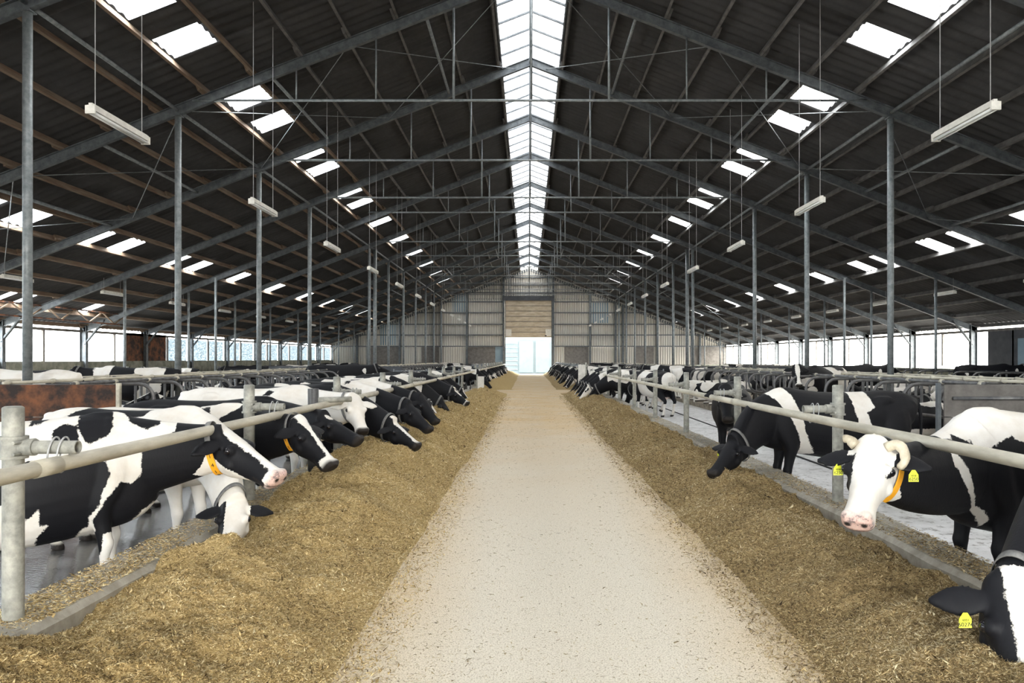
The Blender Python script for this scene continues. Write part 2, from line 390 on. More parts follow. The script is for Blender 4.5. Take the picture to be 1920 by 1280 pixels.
# columns
def column(x, y, r, lab, grp=None, ztop=None, mat='galv'):
    zt = (frame_z(x)-.25) if ztop is None else ztop
    e = empty('steel_column', (x, y, 0)); tag(e, lab, 'column', grp)
    q = MB(); q.tube([(0, 0, -.2), (0, 0, zt)], r, 20); q.build('shaft', M[mat], e, True)
    q = MB(); q.box((0, 0, zt-.012), (r*2.6, r*2.6, .024)); q.build('cap_plate', M['galv_dark'], e)
    q = MB(); q.box((0, 0, -.02), (r*3, r*3, .03)); q.build('base_plate', M['galv_dark'], e)
ordn = ['nearest', 'second', 'third', 'fourth', 'fifth', 'sixth', 'seventh', 'eighth']
for s in (-1, 1):
    n = 0
    for fi, y in enumerate(FR[:-1]):
        i = fi-4
        if i == 4 or i < 0: continue
        if i == 0: lab = 'round grey column, ' + ('thickest and leftmost in the photo, in front of the whitish cow' if s < 0 else 'beside the camera just outside the photo')
        elif i < 4: lab = 'round grey column carrying the %s rafter frame on the %s side of the feed aisle' % (ordn[i], side_w(s))
        elif i == 5: lab = 'slim round grey column at the cross passage on the %s side, half of a pair' % side_w(s)
        else: lab = 'far round grey column in the inner row on the %s side' % side_w(s)
        column(RX+s*CX[s], y, .078, lab, 'inner columns, %s side' % side_w(s))
    column(RX+s*(CX[s]-.1), 41.9, .10, 'thicker grey column of the pair at the cross passage on the %s side' % side_w(s), 'inner columns, %s side' % side_w(s), frame_z(8.6)-.3)
    for fi, y in enumerate(FR[:-1]):
        i = fi-4
        if i < 3 or i > 11: continue
        lab = ('slim outer column on the %s side, nearest of its row' if i == 3 else 'slim far column of the outer row on the %s side') % side_w(s)
        column(RX+s*16.3, y, .055, lab, 'slim outer columns, %s side' % side_w(s))
    column(RX+s*14.75, 35.3-.6, .06, 'slim column standing out of line beside the outer rooflights, %s side' % side_w(s), 'slim outer columns, %s side' % side_w(s))
# struts along the barn and bracing
def strut(x, ya, yb, lab, grp, r=.045):
    z = frame_z(x)-.12; q = MB(); q.tube([(x, ya, z), (x, yb, z)], r, 10)
    tag(q.build('strut_pipe', M['galv'], smooth=True), lab, 'pipe', grp)
for s in (-1, 1):
    for i in range(-1, 12):
        ya = Z0+BAY*i
        if i == 0: lab = 'grey strut pipe running from the top of the %s column row toward the camera' % side_w(s)
        elif i in (1, 2, 3): lab = 'grey strut pipe between the tops of the %s and next columns, %s side' % (ordn[i], side_w(s))
        else: lab = 'far grey strut pipe along the column tops on the %s side' % side_w(s)
        strut(RX+s*CX[s], ya+.05, ya+BAY-.05, lab, 'strut pipes, %s column tops' % side_w(s))
    for x, nm in ((2.66, 'beside the ridge light'), (6.57, 'above the inner rooflights'), (10.9, 'outside the column row'), (13.7, 'beside the outer rooflights')):
        ya = Z0+BAY; strut(RX+s*x, ya, ya+BAY, 'pale strut pipe %s in the braced bay, %s slope' % (nm, side_w(s)), 'strut pipes of the braced bay')
        ya = Z0+BAY*8; strut(RX+s*x, ya, ya+BAY, 'small far strut pipe %s, %s slope' % (nm, side_w(s)), 'strut pipes of the far braced bay')
    for base_i, far_ in ((1, False), (8, True)):
        ya = Z0+BAY*base_i
        segs = ((.5, 4.6), (4.6, 8.8), (8.8, 13.0), (13.0, 17.2))
        for j, (xa, xb) in enumerate(segs):
            e = empty('brace_rods', (0, ya, 0))
            tag(e, 'crossed thin brace rods in the %s bay, %s slope, %s panel from the ridge' % ('far' if far_ else 'near', side_w(s), ['first', 'second', 'third', 'fourth'][j]), 'brace', 'cross bracing under the roof')
            for a, b_ in (((xa, 0), (xb, BAY)), ((xb, 0), (xa, BAY))):
                xA, xB = RX+s*a[0], RX+s*b_[0]
                q = MB(); q.tube([(xA, a[1], frame_z(xA)-.16), (xB, b_[1], frame_z(xB)-.16)], .012, 6); q.build('rod', M['galv'], e)
# side walls
for s in (-1, 1):
    nm = side_w(s); x = s*(OX+.15)
    e = empty('wall_' + nm, (x, 0, 0)); struct(e)
    h = 1.5 if s < 0 else 1.12
    q = MB(); q.box((0, (YB+YF)/2, h/2-.3), (.2, YF-YB, h+.6)); q.build('low_wall', M['conc_wall'], e)
    q = MB(); q.box((0, (YB+YF)/2, 2.93), (.12, YF-YB, .12)); q.build('top_beam', M['board'], e)
    if s > 0:
        q = MB(); q.box((0, (YB+34.3)/2, 1.5), (.1, 34.3-YB, 2.9)); q.build('dark_panel', M['dark_wall'], e)
        q = MB(); q.box((-.06, 31.2, 1.35), (.05, 1.9, 2.3)); q.build('side_door', M['pale_sheet'], e)
    else:
        q = MB(); q.box((0, 41.2, 1.9), (.12, 4.4, 2.2)); q.build('dark_panel', M['rust'], e)
    for fi, y in enumerate(FR):
        q = MB(); q.ibeam((-s*.12, y, -.2), (-s*.12, y, 3.2), .2, .3, up=(1, 0, 0)); q.build('wall_post', M['galv_dark'], e)
        q = MB(); q.bar((-s*.15, y, 2.3), (-s*1.1, y, 3.45), .06, .14, up=(0, 1, 0)); q.build('knee_brace', M['galv_dark'], e)
        if fi < len(FR)-1:
            q = MB(); q.box((0, y+BAY/2, 2.1), (.1, .12, 1.7)); q.build('mullion_post', M['board'], e)
    if s < 0:
        for fi, y in enumerate(FR[:-1]):
            if fi-4 < 5: continue
            win += 1; q = MB()
            for a, b_ in ((y+.25, y+BAY/2-.1), (y+BAY/2+.1, y+BAY-.25)):
                q.box((x-.05, (a+b_)/2, 2.15), (.012, b_-a, 1.32))
            struct(q.build('window_%d' % win, M['net']))
# lattice girder under the gaps of the left lower roof
e = empty('lattice_girder', (-19.6, 26, 0)); tag(e, 'rusty lattice girder under bright gaps in the lower left roof', 'girder')
for z in (3.25, 3.75):
    q = MB(); q.bar((0, 0, z), (0, 10, z), .06, .06); q.build('chord', M['rust'], e)
for k in range(10):
    q = MB(); q.bar((0, k, 3.25 if k % 2 else 3.75), (0, k+1, 3.75 if k % 2 else 3.25), .05, .05); q.build('web_bar', M['purlin'], e)
# gable wall behind the aisle
gw = empty('wall_back', (0, YF, 0)); struct(gw)
def gable_sheet(xa, xb, zlo, zhi_f, mat, name='sheet'):
    q = MB(); xa -= .06; xb += .06; n = int((xb-xa)/.0625); vs = []
    for k in range(n+1):
        xx = xa+(xb-xa)*k/n; dy = .05*(1 if (k//2) % 2 else -1)
        vs += [(xx, dy, zlo), (xx, dy, zhi_f(xx))]
    q.add(vs, [(2*k, 2*k+2, 2*k+3, 2*k+1) for k in range(n)]); return q.build(name, mat, gw)
zt = lambda x_: roof_z(x_)-.02
for xa, xb in ((-21.3, -13.9), (-13.9, -9.3), (-9.3, -6.65), (-6.65, -2.55), (2.55, 6.65), (6.65, 9.3), (9.3, 13.9), (13.9, 21.3)):
    gable_sheet(xa, xb, 2.95 if abs(xa+xb) < 36 else 2.95, zt, M['gable'])
gable_sheet(-2.55, 2.55, 8.05, zt, M['gable'])
# lower band: boards, dark panels, bluish sheets
low = [(-21.3, -17.6, 'gable'), (-17.6, -13.9, 'board'), (-13.9, -11.6, 'gable'), (-11.6, -9.6, 'board'), (-9.6, -6.65, 'gable'), (-6.65, -3.6, 'board'), (-3.6, -2.55, 'pale_sheet'),
       (2.55, 3.8, 'gable'), (3.8, 6.5, 'board'), (6.5, 11.4, 'gable'), (11.4, 13.6, 'board'), (13.6, 17.4, 'gable'), (17.4, 21.3, 'board')]
for xa, xb, k in low:
    if k == 'gable': gable_sheet(xa, xb, 1.0, lambda x_: 2.95, M[k])
    else:
        q = MB(); q.box(((xa+xb)/2, 0, 1.95), (xb-xa, .06, 2.0)); q.build('lower_panel', M[k], gw)
q = MB(); q.box((-11.95, 0, .45), (18.8, .2, 1.15)); q.build('plinth', M['conc_wall'], gw)
q = MB(); q.box((11.95, 0, .45), (18.8, .2, 1.15)); q.build('plinth', M['conc_wall'], gw)
for z in (2.98, 4.2, 5.35, 6.6, 7.77, 8.75, 9.6, 10.4):
    xm = min(21.2, (11.5-z)/.39)
    for a, b_ in (((-xm, -2.6), (2.6, xm)) if z < 8 else ((-xm, xm),)):
        if b_-a > .4:
            q = MB(); q.box(((a+b_)/2, -.12, z), (b_-a, .12, .11)); q.build('girt', M['galv_dark'], gw)
for xx in (-18.5, -13.9, -10.2, -9.4, -6.65, -2.68, 2.68, 6.65, 9.4, 10.2, 13.9, 18.5):
    q = MB(); q.ibeam((xx, -.2, 0), (xx, -.2, roof_z(xx)-.2), .2, .2, up=(0, 1, 0)); q.build('gable_post', M['galv_dark'], gw)
for xa, xb, za, zb in ((-8.2, -6.75, 6.7, 8.7), (6.75, 8.6, 5.5, 7.7), (-16.0, -14.2, 3.1, 5.4)):
    q = MB(); n = int((xb-xa)/.0625); vs = []
    for k in range(n+1):
        xx = xa+(xb-xa)*k/n; dy = .03*(1 if (k//2) % 2 else -1)-.02
        vs += [(xx, dy, za), (xx, dy, zb)]
    q.add(vs, [(2*k, 2*k+2, 2*k+3, 2*k+1) for k in range(n)]); q.build('blue_sheet', M['pale_sheet'], gw)
q = MB(); q.box((0, -.18, 8.15), (5.6, .3, .5)); q.build('door_header', M['dark_wall'], gw)
# half open sectional door
d = empty('door_1', (0, YF, 0)); struct(d)
for k in range(7):
    q = MB(); q.box((0, -.1, 3.95+.285+k*.57), (5.12, .07, .572)); q.build('door_panel', M['door'], d)
    q = MB(); q.box((0, -.15, 3.95+.57*(k+1)-.02), (5.0, .03, .05)); q.build('panel_seam', M['board'], d)
for s in (-1, 1):
    q = MB(); q.box((s*2.15, -.17, 4.45), (.62, .08, .75)); q.build('corner_plate', M['white_paint'], d)
    q = MB(); q.box((s*2.52, -.12, 4), (.09, .12, 8)); q.build('door_track', M['galv_dark'], d)
q = MB(); q.box((1.85, -.23, 4.12), (.2, .05, .12)); q.build('handle', M['ink'], d)
# rear end of the barn, behind the camera: gable with a wide open doorway
rw = empty('wall_rear', (0, YB, 0)); struct(rw)
q = MB()
q.add([(-21.3, 0, -.3), (-4.6, 0, -.3), (-4.6, 0, 5.4), (4.6, 0, 5.4), (4.6, 0, -.3), (21.3, 0, -.3), (21.3, 0, 3.3), (0, 0, 11.6), (-21.3, 0, 3.3)],
      [(0, 1, 2, 8), (2, 3, 7, 8), (3, 4, 5, 6), (3, 6, 7)])
q.build('sheet', M['gable'], rw)
# outside, seen through the doorway: pale shed with sliding doors
sh = empty('shed', (0, YF+14, 0)); tag(sh, 'pale sheet-clad shed outdoors seen through the open doorway', 'building')
q = MB(); q.box((0, 3, 2.6), (16, 6, 5.8)); q.build('wall_block', M['shed'], sh)
for xx in (-1.2, .9):
    q = MB(); q.box((xx+.9, -.08, 1.9), (1.8, .1, 4.0)); q.build('sliding_door', M['shed'], sh)
for k in range(7):
    q = MB(); q.box((-2.6, -.06, .3+k*.55), (2.4, .1, .06)); q.build('cladding_board', M['pale_sheet'], sh)

# ------------------------------------------------------------------ hanging lamps
def make_lamp(zr):
    e = empty('strip_lamp')
    q = MB(); q.bar((0, -.70, 0), (0, .70, 0), .11, .075); q.build('housing', M['white_paint'], e)
    q = MB(); q.bar((0, -.71, .045), (0, .71, .045), .05, .03); q.build('top_rail', M['white_paint'], e)
    for dx in (-.035, .035):
        q = MB(); q.tube([(dx, -.69, -.065), (dx, .69, -.065)], .017, 10); q.build('tube', M['tube'], e, True)
    for yy in (-.71, .71):
        q = MB(); q.box((0, yy, -.03), (.13, .03, .11)); q.build('end_cap', M['white_paint'], e)
    for yy in (-.6, .6):
        q = MB(); q.tube([(0, yy, .05), (0, yy, zr)], .006, 6); q.build('suspension_cable', M['wire'], e)
    return e
zr = roof_z(5.9)-4.95-.18
lampA = make_lamp(zr); first = True
for s in (-1, 1):
    X = 5.83 if s < 0 else 6.12
    for k in range(12):
        yy = (10.55 if s < 0 else 10.4)+5.72*k
        e = lampA if first else copy_tree(lampA); first = False
        e.location = (s*X, yy, 4.95)
        lab = ('largest white twin-tube strip lamp, hanging at upper left' if s < 0 else 'white twin-tube strip lamp hanging at upper right near the photo edge') if k == 0 else \
              ('second white strip lamp of the %s hanging row' % side_w(s) if k == 1 else ('third white strip lamp of the %s hanging row' % side_w(s) if k == 2 else 'small far white strip lamp of the %s inner row' % side_w(s)))
        tag(e, lab, 'lamp', 'hanging strip lamps, %s inner row' % side_w(s))
lampB = make_lamp(.55); first = True
for s in (-1, 1):
    for k in range(9):
        e = lampB if first else copy_tree(lampB); first = False
        e.location = (s*17, 24.6+5.6*k, roof_z(17)-.72)
        tag(e, ('nearest' if k == 0 else 'far')+' small strip lamp hung low over the outer beds, %s side' % side_w(s), 'lamp', 'strip lamps over the outer beds, %s side' % side_w(s))

# ------------------------------------------------------------------ cows
def ell_ring(c, ax, up, hw, hh, n=22, e=2.3, flat=0):
    out = []
    for k in range(n):
        a = 2*math.pi*k/n; ca, sa = math.cos(a), math.sin(a)
        x = math.copysign(abs(ca)**(2/e), ca)*hw; y = math.copysign(abs(sa)**(2/e), sa)*hh
        if flat and y > 0: x *= (1-flat*(y/hh)**2)
        out.append(c+ax*x+up*y)
    return out
def catmull(pts, n):
    out = []; P = [pts[0]]+pts+[pts[-1]]
    for i in range(1, len(P)-2):
        for k in range(n):
            t_ = k/n; a, b_, c, d = P[i-1], P[i], P[i+1], P[i+2]
            out.append(.5*((2*b_)+(c-a)*t_+(2*a-5*b_+4*c-d)*t_**2+(3*b_-a-3*c+d)*t_**3))
    out.append(P[-2]); return out
def limb(mb, nodes, n=14):
    """nodes: (x, y, z, r_along, r_side) lofted with round sections"""
    cs = catmull([V(k[:3]) for k in nodes], 3); ra = catmull([V((k[3], k[4], 0)) for k in nodes], 3)
    rings = []
    for i, c in enumerate(cs):
        d = (cs[min(i+1, len(cs)-1)]-cs[max(i-1, 0)]).normalized()
        ax = V((0, 1, 0)); ax = (ax-d*ax.dot(d)).normalized(); up = ax.cross(d).normalized()
        rings.append(ell_ring(c, ax, up, ra[i].y, ra[i].x, n, 2))
    mb.loft(rings)
TORSO = [(-1.70, 1.22, .09, .09), (-1.62, 1.16, .19, .17), (-1.5, 1.12, .265, .225), (-1.32, 1.085, .32, .265), (-1.18, 1.055, .35, .27),
         (-.98, 1.00, .39, .30), (-.72, .97, .415, .345), (-.45, .98, .41, .345), (-.2, 1.015, .405, .30), (0, 1.04, .39, .245),
         (.14, 1.03, .355, .215), (.27, 1.00, .28, .17), (.36, .98, .18, .10)]
HEAD = [(-.085, .055, .055, .05), (-.045, .10, .10, .065), (0, .110, .15, .10), (.07, .114, .195, .14), (.15, .126, .218, .155), (.22, .108, .212, .15),
        (.30, .088, .18, .125), (.38, .077, .15, .105), (.45, .080, .136, .098), (.505, .088, .130, .092), (.545, .084, .115, .085), (.575, .058, .07, .075)]
# (t along the face, half width, total depth, depth of the centre below the forehead line)
def head_axes(poll, muz, fwd=None):
    d = (muz-poll).normalized(); h = V((d.x, d.y, 0))
    if h.length < .25: h = V(fwd if fwd else (1, 0, 0))
    h.normalize(); ref = V((0, 0, 1))+h*.9
    u = (ref-d*ref.dot(d)).normalized(); s = d.cross(u)
    return d, u, s
def build_cow_mesh(name, poll, muz, voxel=.014, hs=1.0, lying=False, feet=((.0, .0), (.05, .0)), fwd=None, ear_drop=.03, rump_turn=0, dip=0, deep=1.0):
    """returns mesh plus frames; local x forward, withers above x = 0"""
    poll, muz = V(poll), V(muz); mb = MB()
    dz = -.50 if lying else 0
    rings = []
    T = TORSO
    cs = catmull([V((t_[0], t_[1]+dz, 0)) for t_ in T], 2); rs = catmull([V((t_[2], t_[3], 0)) for t_ in T], 2)
    for c, r in zip(cs, rs):
        hh, hw = r.x, r.y
        if lying: hw *= 1.22
        rings.append(ell_ring(V((c.x, 0, c.y-hh*(deep-1))), V((0, 1, 0)), V((0, 0, 1)), hw, hh*deep, 28, 2.25, .28))
    mb.loft(rings)
    # hook and pin bones, tail head, withers ridge
    for sy in (-1, 1):
        mb.ball((-1.2, sy*.165, 1.27+dz), (.16, .07, .075)); mb.ball((-1.58, sy*.11, 1.22+dz), (.08, .06, .075))
    mb.ball((-.02, 0, 1.36+dz), (.22, .07, .09)); mb.ball((-1.62, 0, 1.31+dz), (.13, .045, .045))
    # neck
    d, u, s = head_axes(poll, muz, fwd); base = V((.02, 0, 1.08+dz)); tgt = poll+d*.045*hs-u*.075*hs
    hd = (tgt-base); c1 = base+V((.40, 0, .02-dip*1.6)); c2 = tgt-(hd.normalized()*.22)-u*.03-V((0, 0, dip))
    fr = []; prev = V((0, 0, 1)); NS = 14
    for i in range(NS+1):
        t_ = i/NS; p = base*(1-t_)**3+c1*3*t_*(1-t_)**2+c2*3*t_**2*(1-t_)+tgt*t_**3
        q = (base*-3*(1-t_)**2+c1*(3*(1-t_)**2-6*t_*(1-t_))+c2*(6*t_*(1-t_)-3*t_**2)+tgt*3*t_**2).normalized()
        up = (prev-q*prev.dot(q)).normalized(); prev = up
        k = t_; hh = (.37*(1-k)**1.5+.185*(1-(1-k)**1.5)); hw = (.22*(1-k)**1.4+.105*(1-(1-k)**1.4))
        ax = up.cross(q)
        fr.append((p, ax, up, hw, hh, q))
    mb.loft([ell_ring(p-up*.02, ax, up, hw, hh, 22, 2.1) for p, ax, up, hw, hh, q in fr])
    # head
    rings = []
    nodes = catmull([V((a, b_, c)) for a, b_, c, e in HEAD], 2); dep = catmull([V((e, 0, 0)) for a, b_, c, e in HEAD], 2)
    for k_, e in zip(nodes, dep):
        t_, hw, hh = k_; e = e.x*.72
        rings.append(ell_ring(poll+d*t_*hs-u*(hh*.62)*hs, s, u, hw*hs, hh*.62*hs, 22, 2.25, -.04 if t_ < .25 else .06))
    mb.loft(rings)
    for sy in (-1, 1):
        mb.ball(poll+d*.165*hs+s*sy*.098*hs-u*.055*hs, .042*hs); mb.ball(poll+d*.20*hs+s*sy*.075*hs-u*.16*hs, .055*hs)
        mb.ball(poll+d*.53*hs+s*sy*.045*hs-u*.03*hs, .040*hs)
        # ear: cupped leaf
        er = []; b0 = poll+d*.055*hs+s*sy*.085*hs-u*.06*hs
        for k in range(9):
            t_ = k/8; wd = (.030, .045, .060, .069, .070, .064, .052, .034, .012)[k]*hs; L = .235*hs*t_
            c = b0+s*sy*L-d*(.02*t_)*hs-u*(.05*t_*t_)*hs+V((0, 0, -ear_drop*t_*hs))
            er.append(ell_ring(c-u*(.012*math.sin(math.pi*t_)), d, u, wd, .017*hs, 14, 2))
        mb.loft(er)
    # legs
    if not lying:
        for k, sy in enumerate((-1, 1)):
            fx = feet[0][k]; y = sy*.165
            limb(mb, [(.02, y*.95, 1.12, .16, .085), (.02, y*1.05, .92, .15, .09), (-.03, y*1.08, .74, .105, .085), (fx*.35-.02, y, .60, .07, .065), (fx*.5, y, .47, .055, .052),
                      (fx*.6+.01, y, .42, .058, .056), (fx*.8, y, .33, .038, .038), (fx*.95, y, .20, .034, .036), (fx, y, .12, .046, .046), (fx+.03, y, .07, .044, .042), (fx+.05, y, .03, .06, .055), (fx+.05, y, .002, .066, .058)])
            fx = feet[1][k]; y = sy*.19
            limb(mb, [(-1.30, y*.8, 1.12, .24, .12), (-1.32, y*.95, .95, .23, .125), (-1.27, y*1.05, .80, .175, .11), (-1.35, y*1.05, .66, .115, .085), (-1.49+fx*.4, y, .55, .075, .06), (-1.56+fx*.6, y, .48, .062, .05),
                      (-1.53+fx*.7, y, .40, .045, .042), (-1.50+fx*.85, y, .25, .037, .038), (-1.48+fx*.95, y, .13, .048, .046), (-1.45+fx, y, .07, .046, .043), (-1.42+fx, y, .03, .062, .055), (-1.42+fx, y, .002, .068, .058)])
        mb.ball((-1.08, 0, .62), (.27, .19, .17), 16, 10)
        for a in (-1.0, -1.17):
            for sy in (-1, 1): mb.tube([(a, sy*.09, .52), (a, sy*.095, .41)], [.018, .013], 8)
        tp = [(-1.68, 0, 1.30), (-1.76, 0, 1.20), (-1.78, .01, 1.0), (-1.77, .02, .8), (-1.77, .02, .62), (-1.77, .02, .45)]
        mb.tube(catmull([V(p) for p in tp], 3), [.038, .034, .03, .028, .025, .024, .022, .021, .020, .022, .03, .042, .05, .045, .035, .02], 10)
    else:
        for sy in (-1, 1):
            limb(mb, [(.0, sy*.24, .42, .14, .1), (.12, sy*.27, .22, .09, .07), (.28, sy*.26, .10, .06, .06), (.12, sy*.28, .06, .05, .05), (-.05, sy*.28, .05, .045, .045)])
            limb(mb, [(-1.25, sy*.28, .42, .22, .12), (-1.05, sy*.38, .26, .16, .1), (-.85, sy*.42, .16, .1, .08), (-1.1, sy*.46, .08, .06, .05), (-1.35, sy*.44, .06, .045, .045)])
        mb.tube([(-1.66, 0, .78), (-1.78, .05, .6), (-1.8, .15, .3), (-1.75, .3, .1)], [.04, .03, .025, .04], 8)
    me = mb.mesh(name, M['coat']); o = bpy.data.objects.new('cow_tmp', me); C.objects.link(o)
    r = o.modifiers.new('r', 'REMESH'); r.mode = 'VOXEL'; r.voxel_size = voxel; r.use_smooth_shade = True
    sm = o.modifiers.new('s', 'SMOOTH'); sm.factor = .5; sm.iterations = 2 if voxel > .017 else 4
    dg = bpy.context.evaluated_depsgraph_get(); dg.update()
    res = bpy.data.meshes.new_from_object(o.evaluated_get(dg)); bpy.data.objects.remove(o); bpy.data.meshes.remove(me)
    res.name = name; res.materials.clear(); res.materials.append(M['coat'])
    res.polygons.foreach_set('use_smooth', [True]*len(res.polygons))
    return res, fr, (poll, d, u, s, hs)
def seg_sdf(P, poly):
    """signed distance (positive inside) of 2D points to a polygon"""
    poly = np.array(poly, float); n = len(poly); dmin = np.full(len(P), 1e9); inside = np.zeros(len(P), bool)
    for i in range(n):
        a = poly[i]; b_ = poly[(i+1) % n]; ab = b_-a; ap = P-a
        t_ = np.clip((ap@ab)/(ab@ab+1e-12), 0, 1); dd = np.linalg.norm(ap-t_[:, None]*ab, axis=1); dmin = np.minimum(dmin, dd)
        c = ((a[1] > P[:, 1]) != (b_[1] > P[:, 1]))
        xi = (b_[0]-a[0])*(P[:, 1]-a[1])/(b_[1]-a[1]+1e-12)+a[0]; inside ^= c & (P[:, 0] < xi)
    return np.where(inside, dmin, -dmin)
def paint(me, hf, coat='noise', seed=0, black=(), white=(), bias=0.0, face='blaze', pinknose=False, legs_white=.45, neck_black=True, frames=None, ears='black'):
    n = len(me.vertices); co = np.zeros(n*3); me.vertices.foreach_get('co', co); co = co.reshape(-1, 3)
    poll, d, u, s, hs = hf
    P2 = co[:, [0, 2]]
    if coat == 'poly':
        f = np.full(n, -.2)
        for p in black: f = np.maximum(f, seg_sdf(P2, p))
        for p in white: f = np.minimum(f, -seg_sdf(P2, p))
        f = np.minimum(f, co[:, 2]-.33+.04*np.sin(co[:, 0]*9))
    elif coat == 'black': f = np.full(n, .15)
    elif coat == 'white': f = np.full(n, -.15)
    else:
        off = V((seed*7.3, seed*3.1, seed*1.7)); f = np.empty(n)
        for i in range(n):
            x, y, z = co[i]; f[i] = mnoise.noise(V((x*1.5, y*1.0, z*1.5))+off)*.55+mnoise.noise(V((x*4, y*3, z*4))+off)*.08+bias
        f = np.minimum(f, (co[:, 2]-legs_white)*1.0+.04)
    rel = co-np.array(poll); t_ = rel@np.array(d)/hs; ss = rel@np.array(s)/hs; uu = rel@np.array(u)/hs
    # neck and head zone
    inhead = (t_ > -.09) & (np.abs(ss) < .45) & (uu > -.36) & (uu < .12) & (t_ < .7) & (co[:, 0] > (.30))
    if neck_black and coat != 'white':
        nb = .12-np.abs(co[:, 0]-.75)*0
        f = np.maximum(f, (co[:, 0]-.42)*1.2+f*.5) if coat != 'poly' else np.where(co[:, 0] > .5, np.maximum(f, np.minimum(.1, co[:, 0]-.5)), f)
    ear = (np.abs(ss) > .135) & (t_ < .16) & inhead
    hfv = np.full(n, .1)
    if face == 'blaze': hfv = np.maximum(np.abs(ss)-(.028+.02*np.clip(1-t_/.25, 0, 1)+.02*np.clip((t_-.4)*6, 0, 1)), (-uu-.10))
    elif face == 'blazenose': hfv = np.maximum(np.abs(ss)-(.026+.035*np.clip(1-t_/.12, 0, 1)), (-uu-.10)); hfv = np.minimum(hfv, np.maximum(.455-t_, -uu-.09))
    elif face == 'wide': hfv = np.maximum(np.abs(ss)-(.05+.012*np.sin(t_*14)), (-uu-.07)); hfv = np.minimum(hfv, .49-t_+np.where(uu < -.1, .03, 0)); hfv = np.minimum(hfv, np.where(uu < -.175, -.17-uu*-1+.0, .1))
    elif face == 'white': hfv = np.full(n, -.1); e_ = np.hypot((t_-.175)*.8, uu+.058); hfv = np.where(ss < -.06, .026-e_, hfv); hfv = np.where(ss > .05, np.maximum(.03-e_, np.minimum(np.minimum(ss-.078, .34-t_), t_-.06)), hfv)
    elif face == 'allwhite': hfv = np.full(n, -.1)
    elif face == 'halfwhite': hfv = np.where((ss > .055) & (t_ < .33) & (t_ > .02), np.minimum(ss-.055, .33-t_), -.05)
    elif face == 'star': hfv = np.hypot(t_-.05, ss*1.1)-.055
    elif face == 'whitenose': hfv = np.minimum(np.maximum(np.abs(ss)-(.045-.03*np.clip(t_*3, 0, 1)), (-uu-.10)), np.where(t_ > .44, .50-t_-np.abs(uu+.05)*.3, .1)); hfv = np.where((t_ > .27) & (t_ < .42), np.maximum(hfv, .02), hfv)
    if ears == 'black': hfv = np.where(ear, .1, hfv)
    elif ears == 'white': hfv = np.where(ear, -.1, hfv)
    f = np.where(inhead, hfv, f)
    pink = np.zeros(n); dark = np.zeros(n)
    zmin = co[:, 2].min()
    if zmin > -.05: dark = np.maximum(dark, np.clip((.075-co[:, 2])*40, 0, 1))
    nose = inhead & (t_ > .50)
    if pinknose: pink = np.where(inhead, np.clip((t_-.505)*22, 0, 1)*.85, 0)
    else: dark = np.where(inhead, np.maximum(dark, np.clip((t_-.50)*25, 0, 1)), dark)
    nost = np.hypot((np.abs(ss)-.045), (uu+.045)*1.0); dark = np.where(nose & (t_ > .52), np.maximum(dark, np.clip((.022-nost)*120, 0, 1)), dark)
    mouth = np.abs(uu+.115+(.5-t_)*.12); dark = np.where(inhead & (t_ > .40) & (mouth < .006), .8, dark)
    ud = (np.hypot((co[:, 0]+1.08)/.3, co[:, 1]/.2) < 1.05) & (co[:, 2] < .60) & (co[:, 2] > .38); pink = np.where(ud, .35, pink); f = np.where(ud, -.1, f)
    for nm_, arr in (('coat', f), ('pink', pink), ('dark', dark)):
        a = me.attributes.new(nm_, 'FLOAT', 'POINT'); a.data.foreach_set('value', arr.astype(np.float32))
def text_mesh(txt, size, mat, name, ext=.0008):
    cu = bpy.data.curves.new('t', 'FONT'); cu.body = txt; cu.size = size; cu.align_x = 'CENTER'; cu.align_y = 'CENTER'; cu.extrude = ext
    o = bpy.data.objects.new('t', cu); C.objects.link(o); dg = bpy.context.evaluated_depsgraph_get(); dg.update()
    me = bpy.data.meshes.new_from_object(o.evaluated_get(dg)); bpy.data.objects.remove(o); me.materials.clear(); me.materials.append(mat); me.name = name; return me
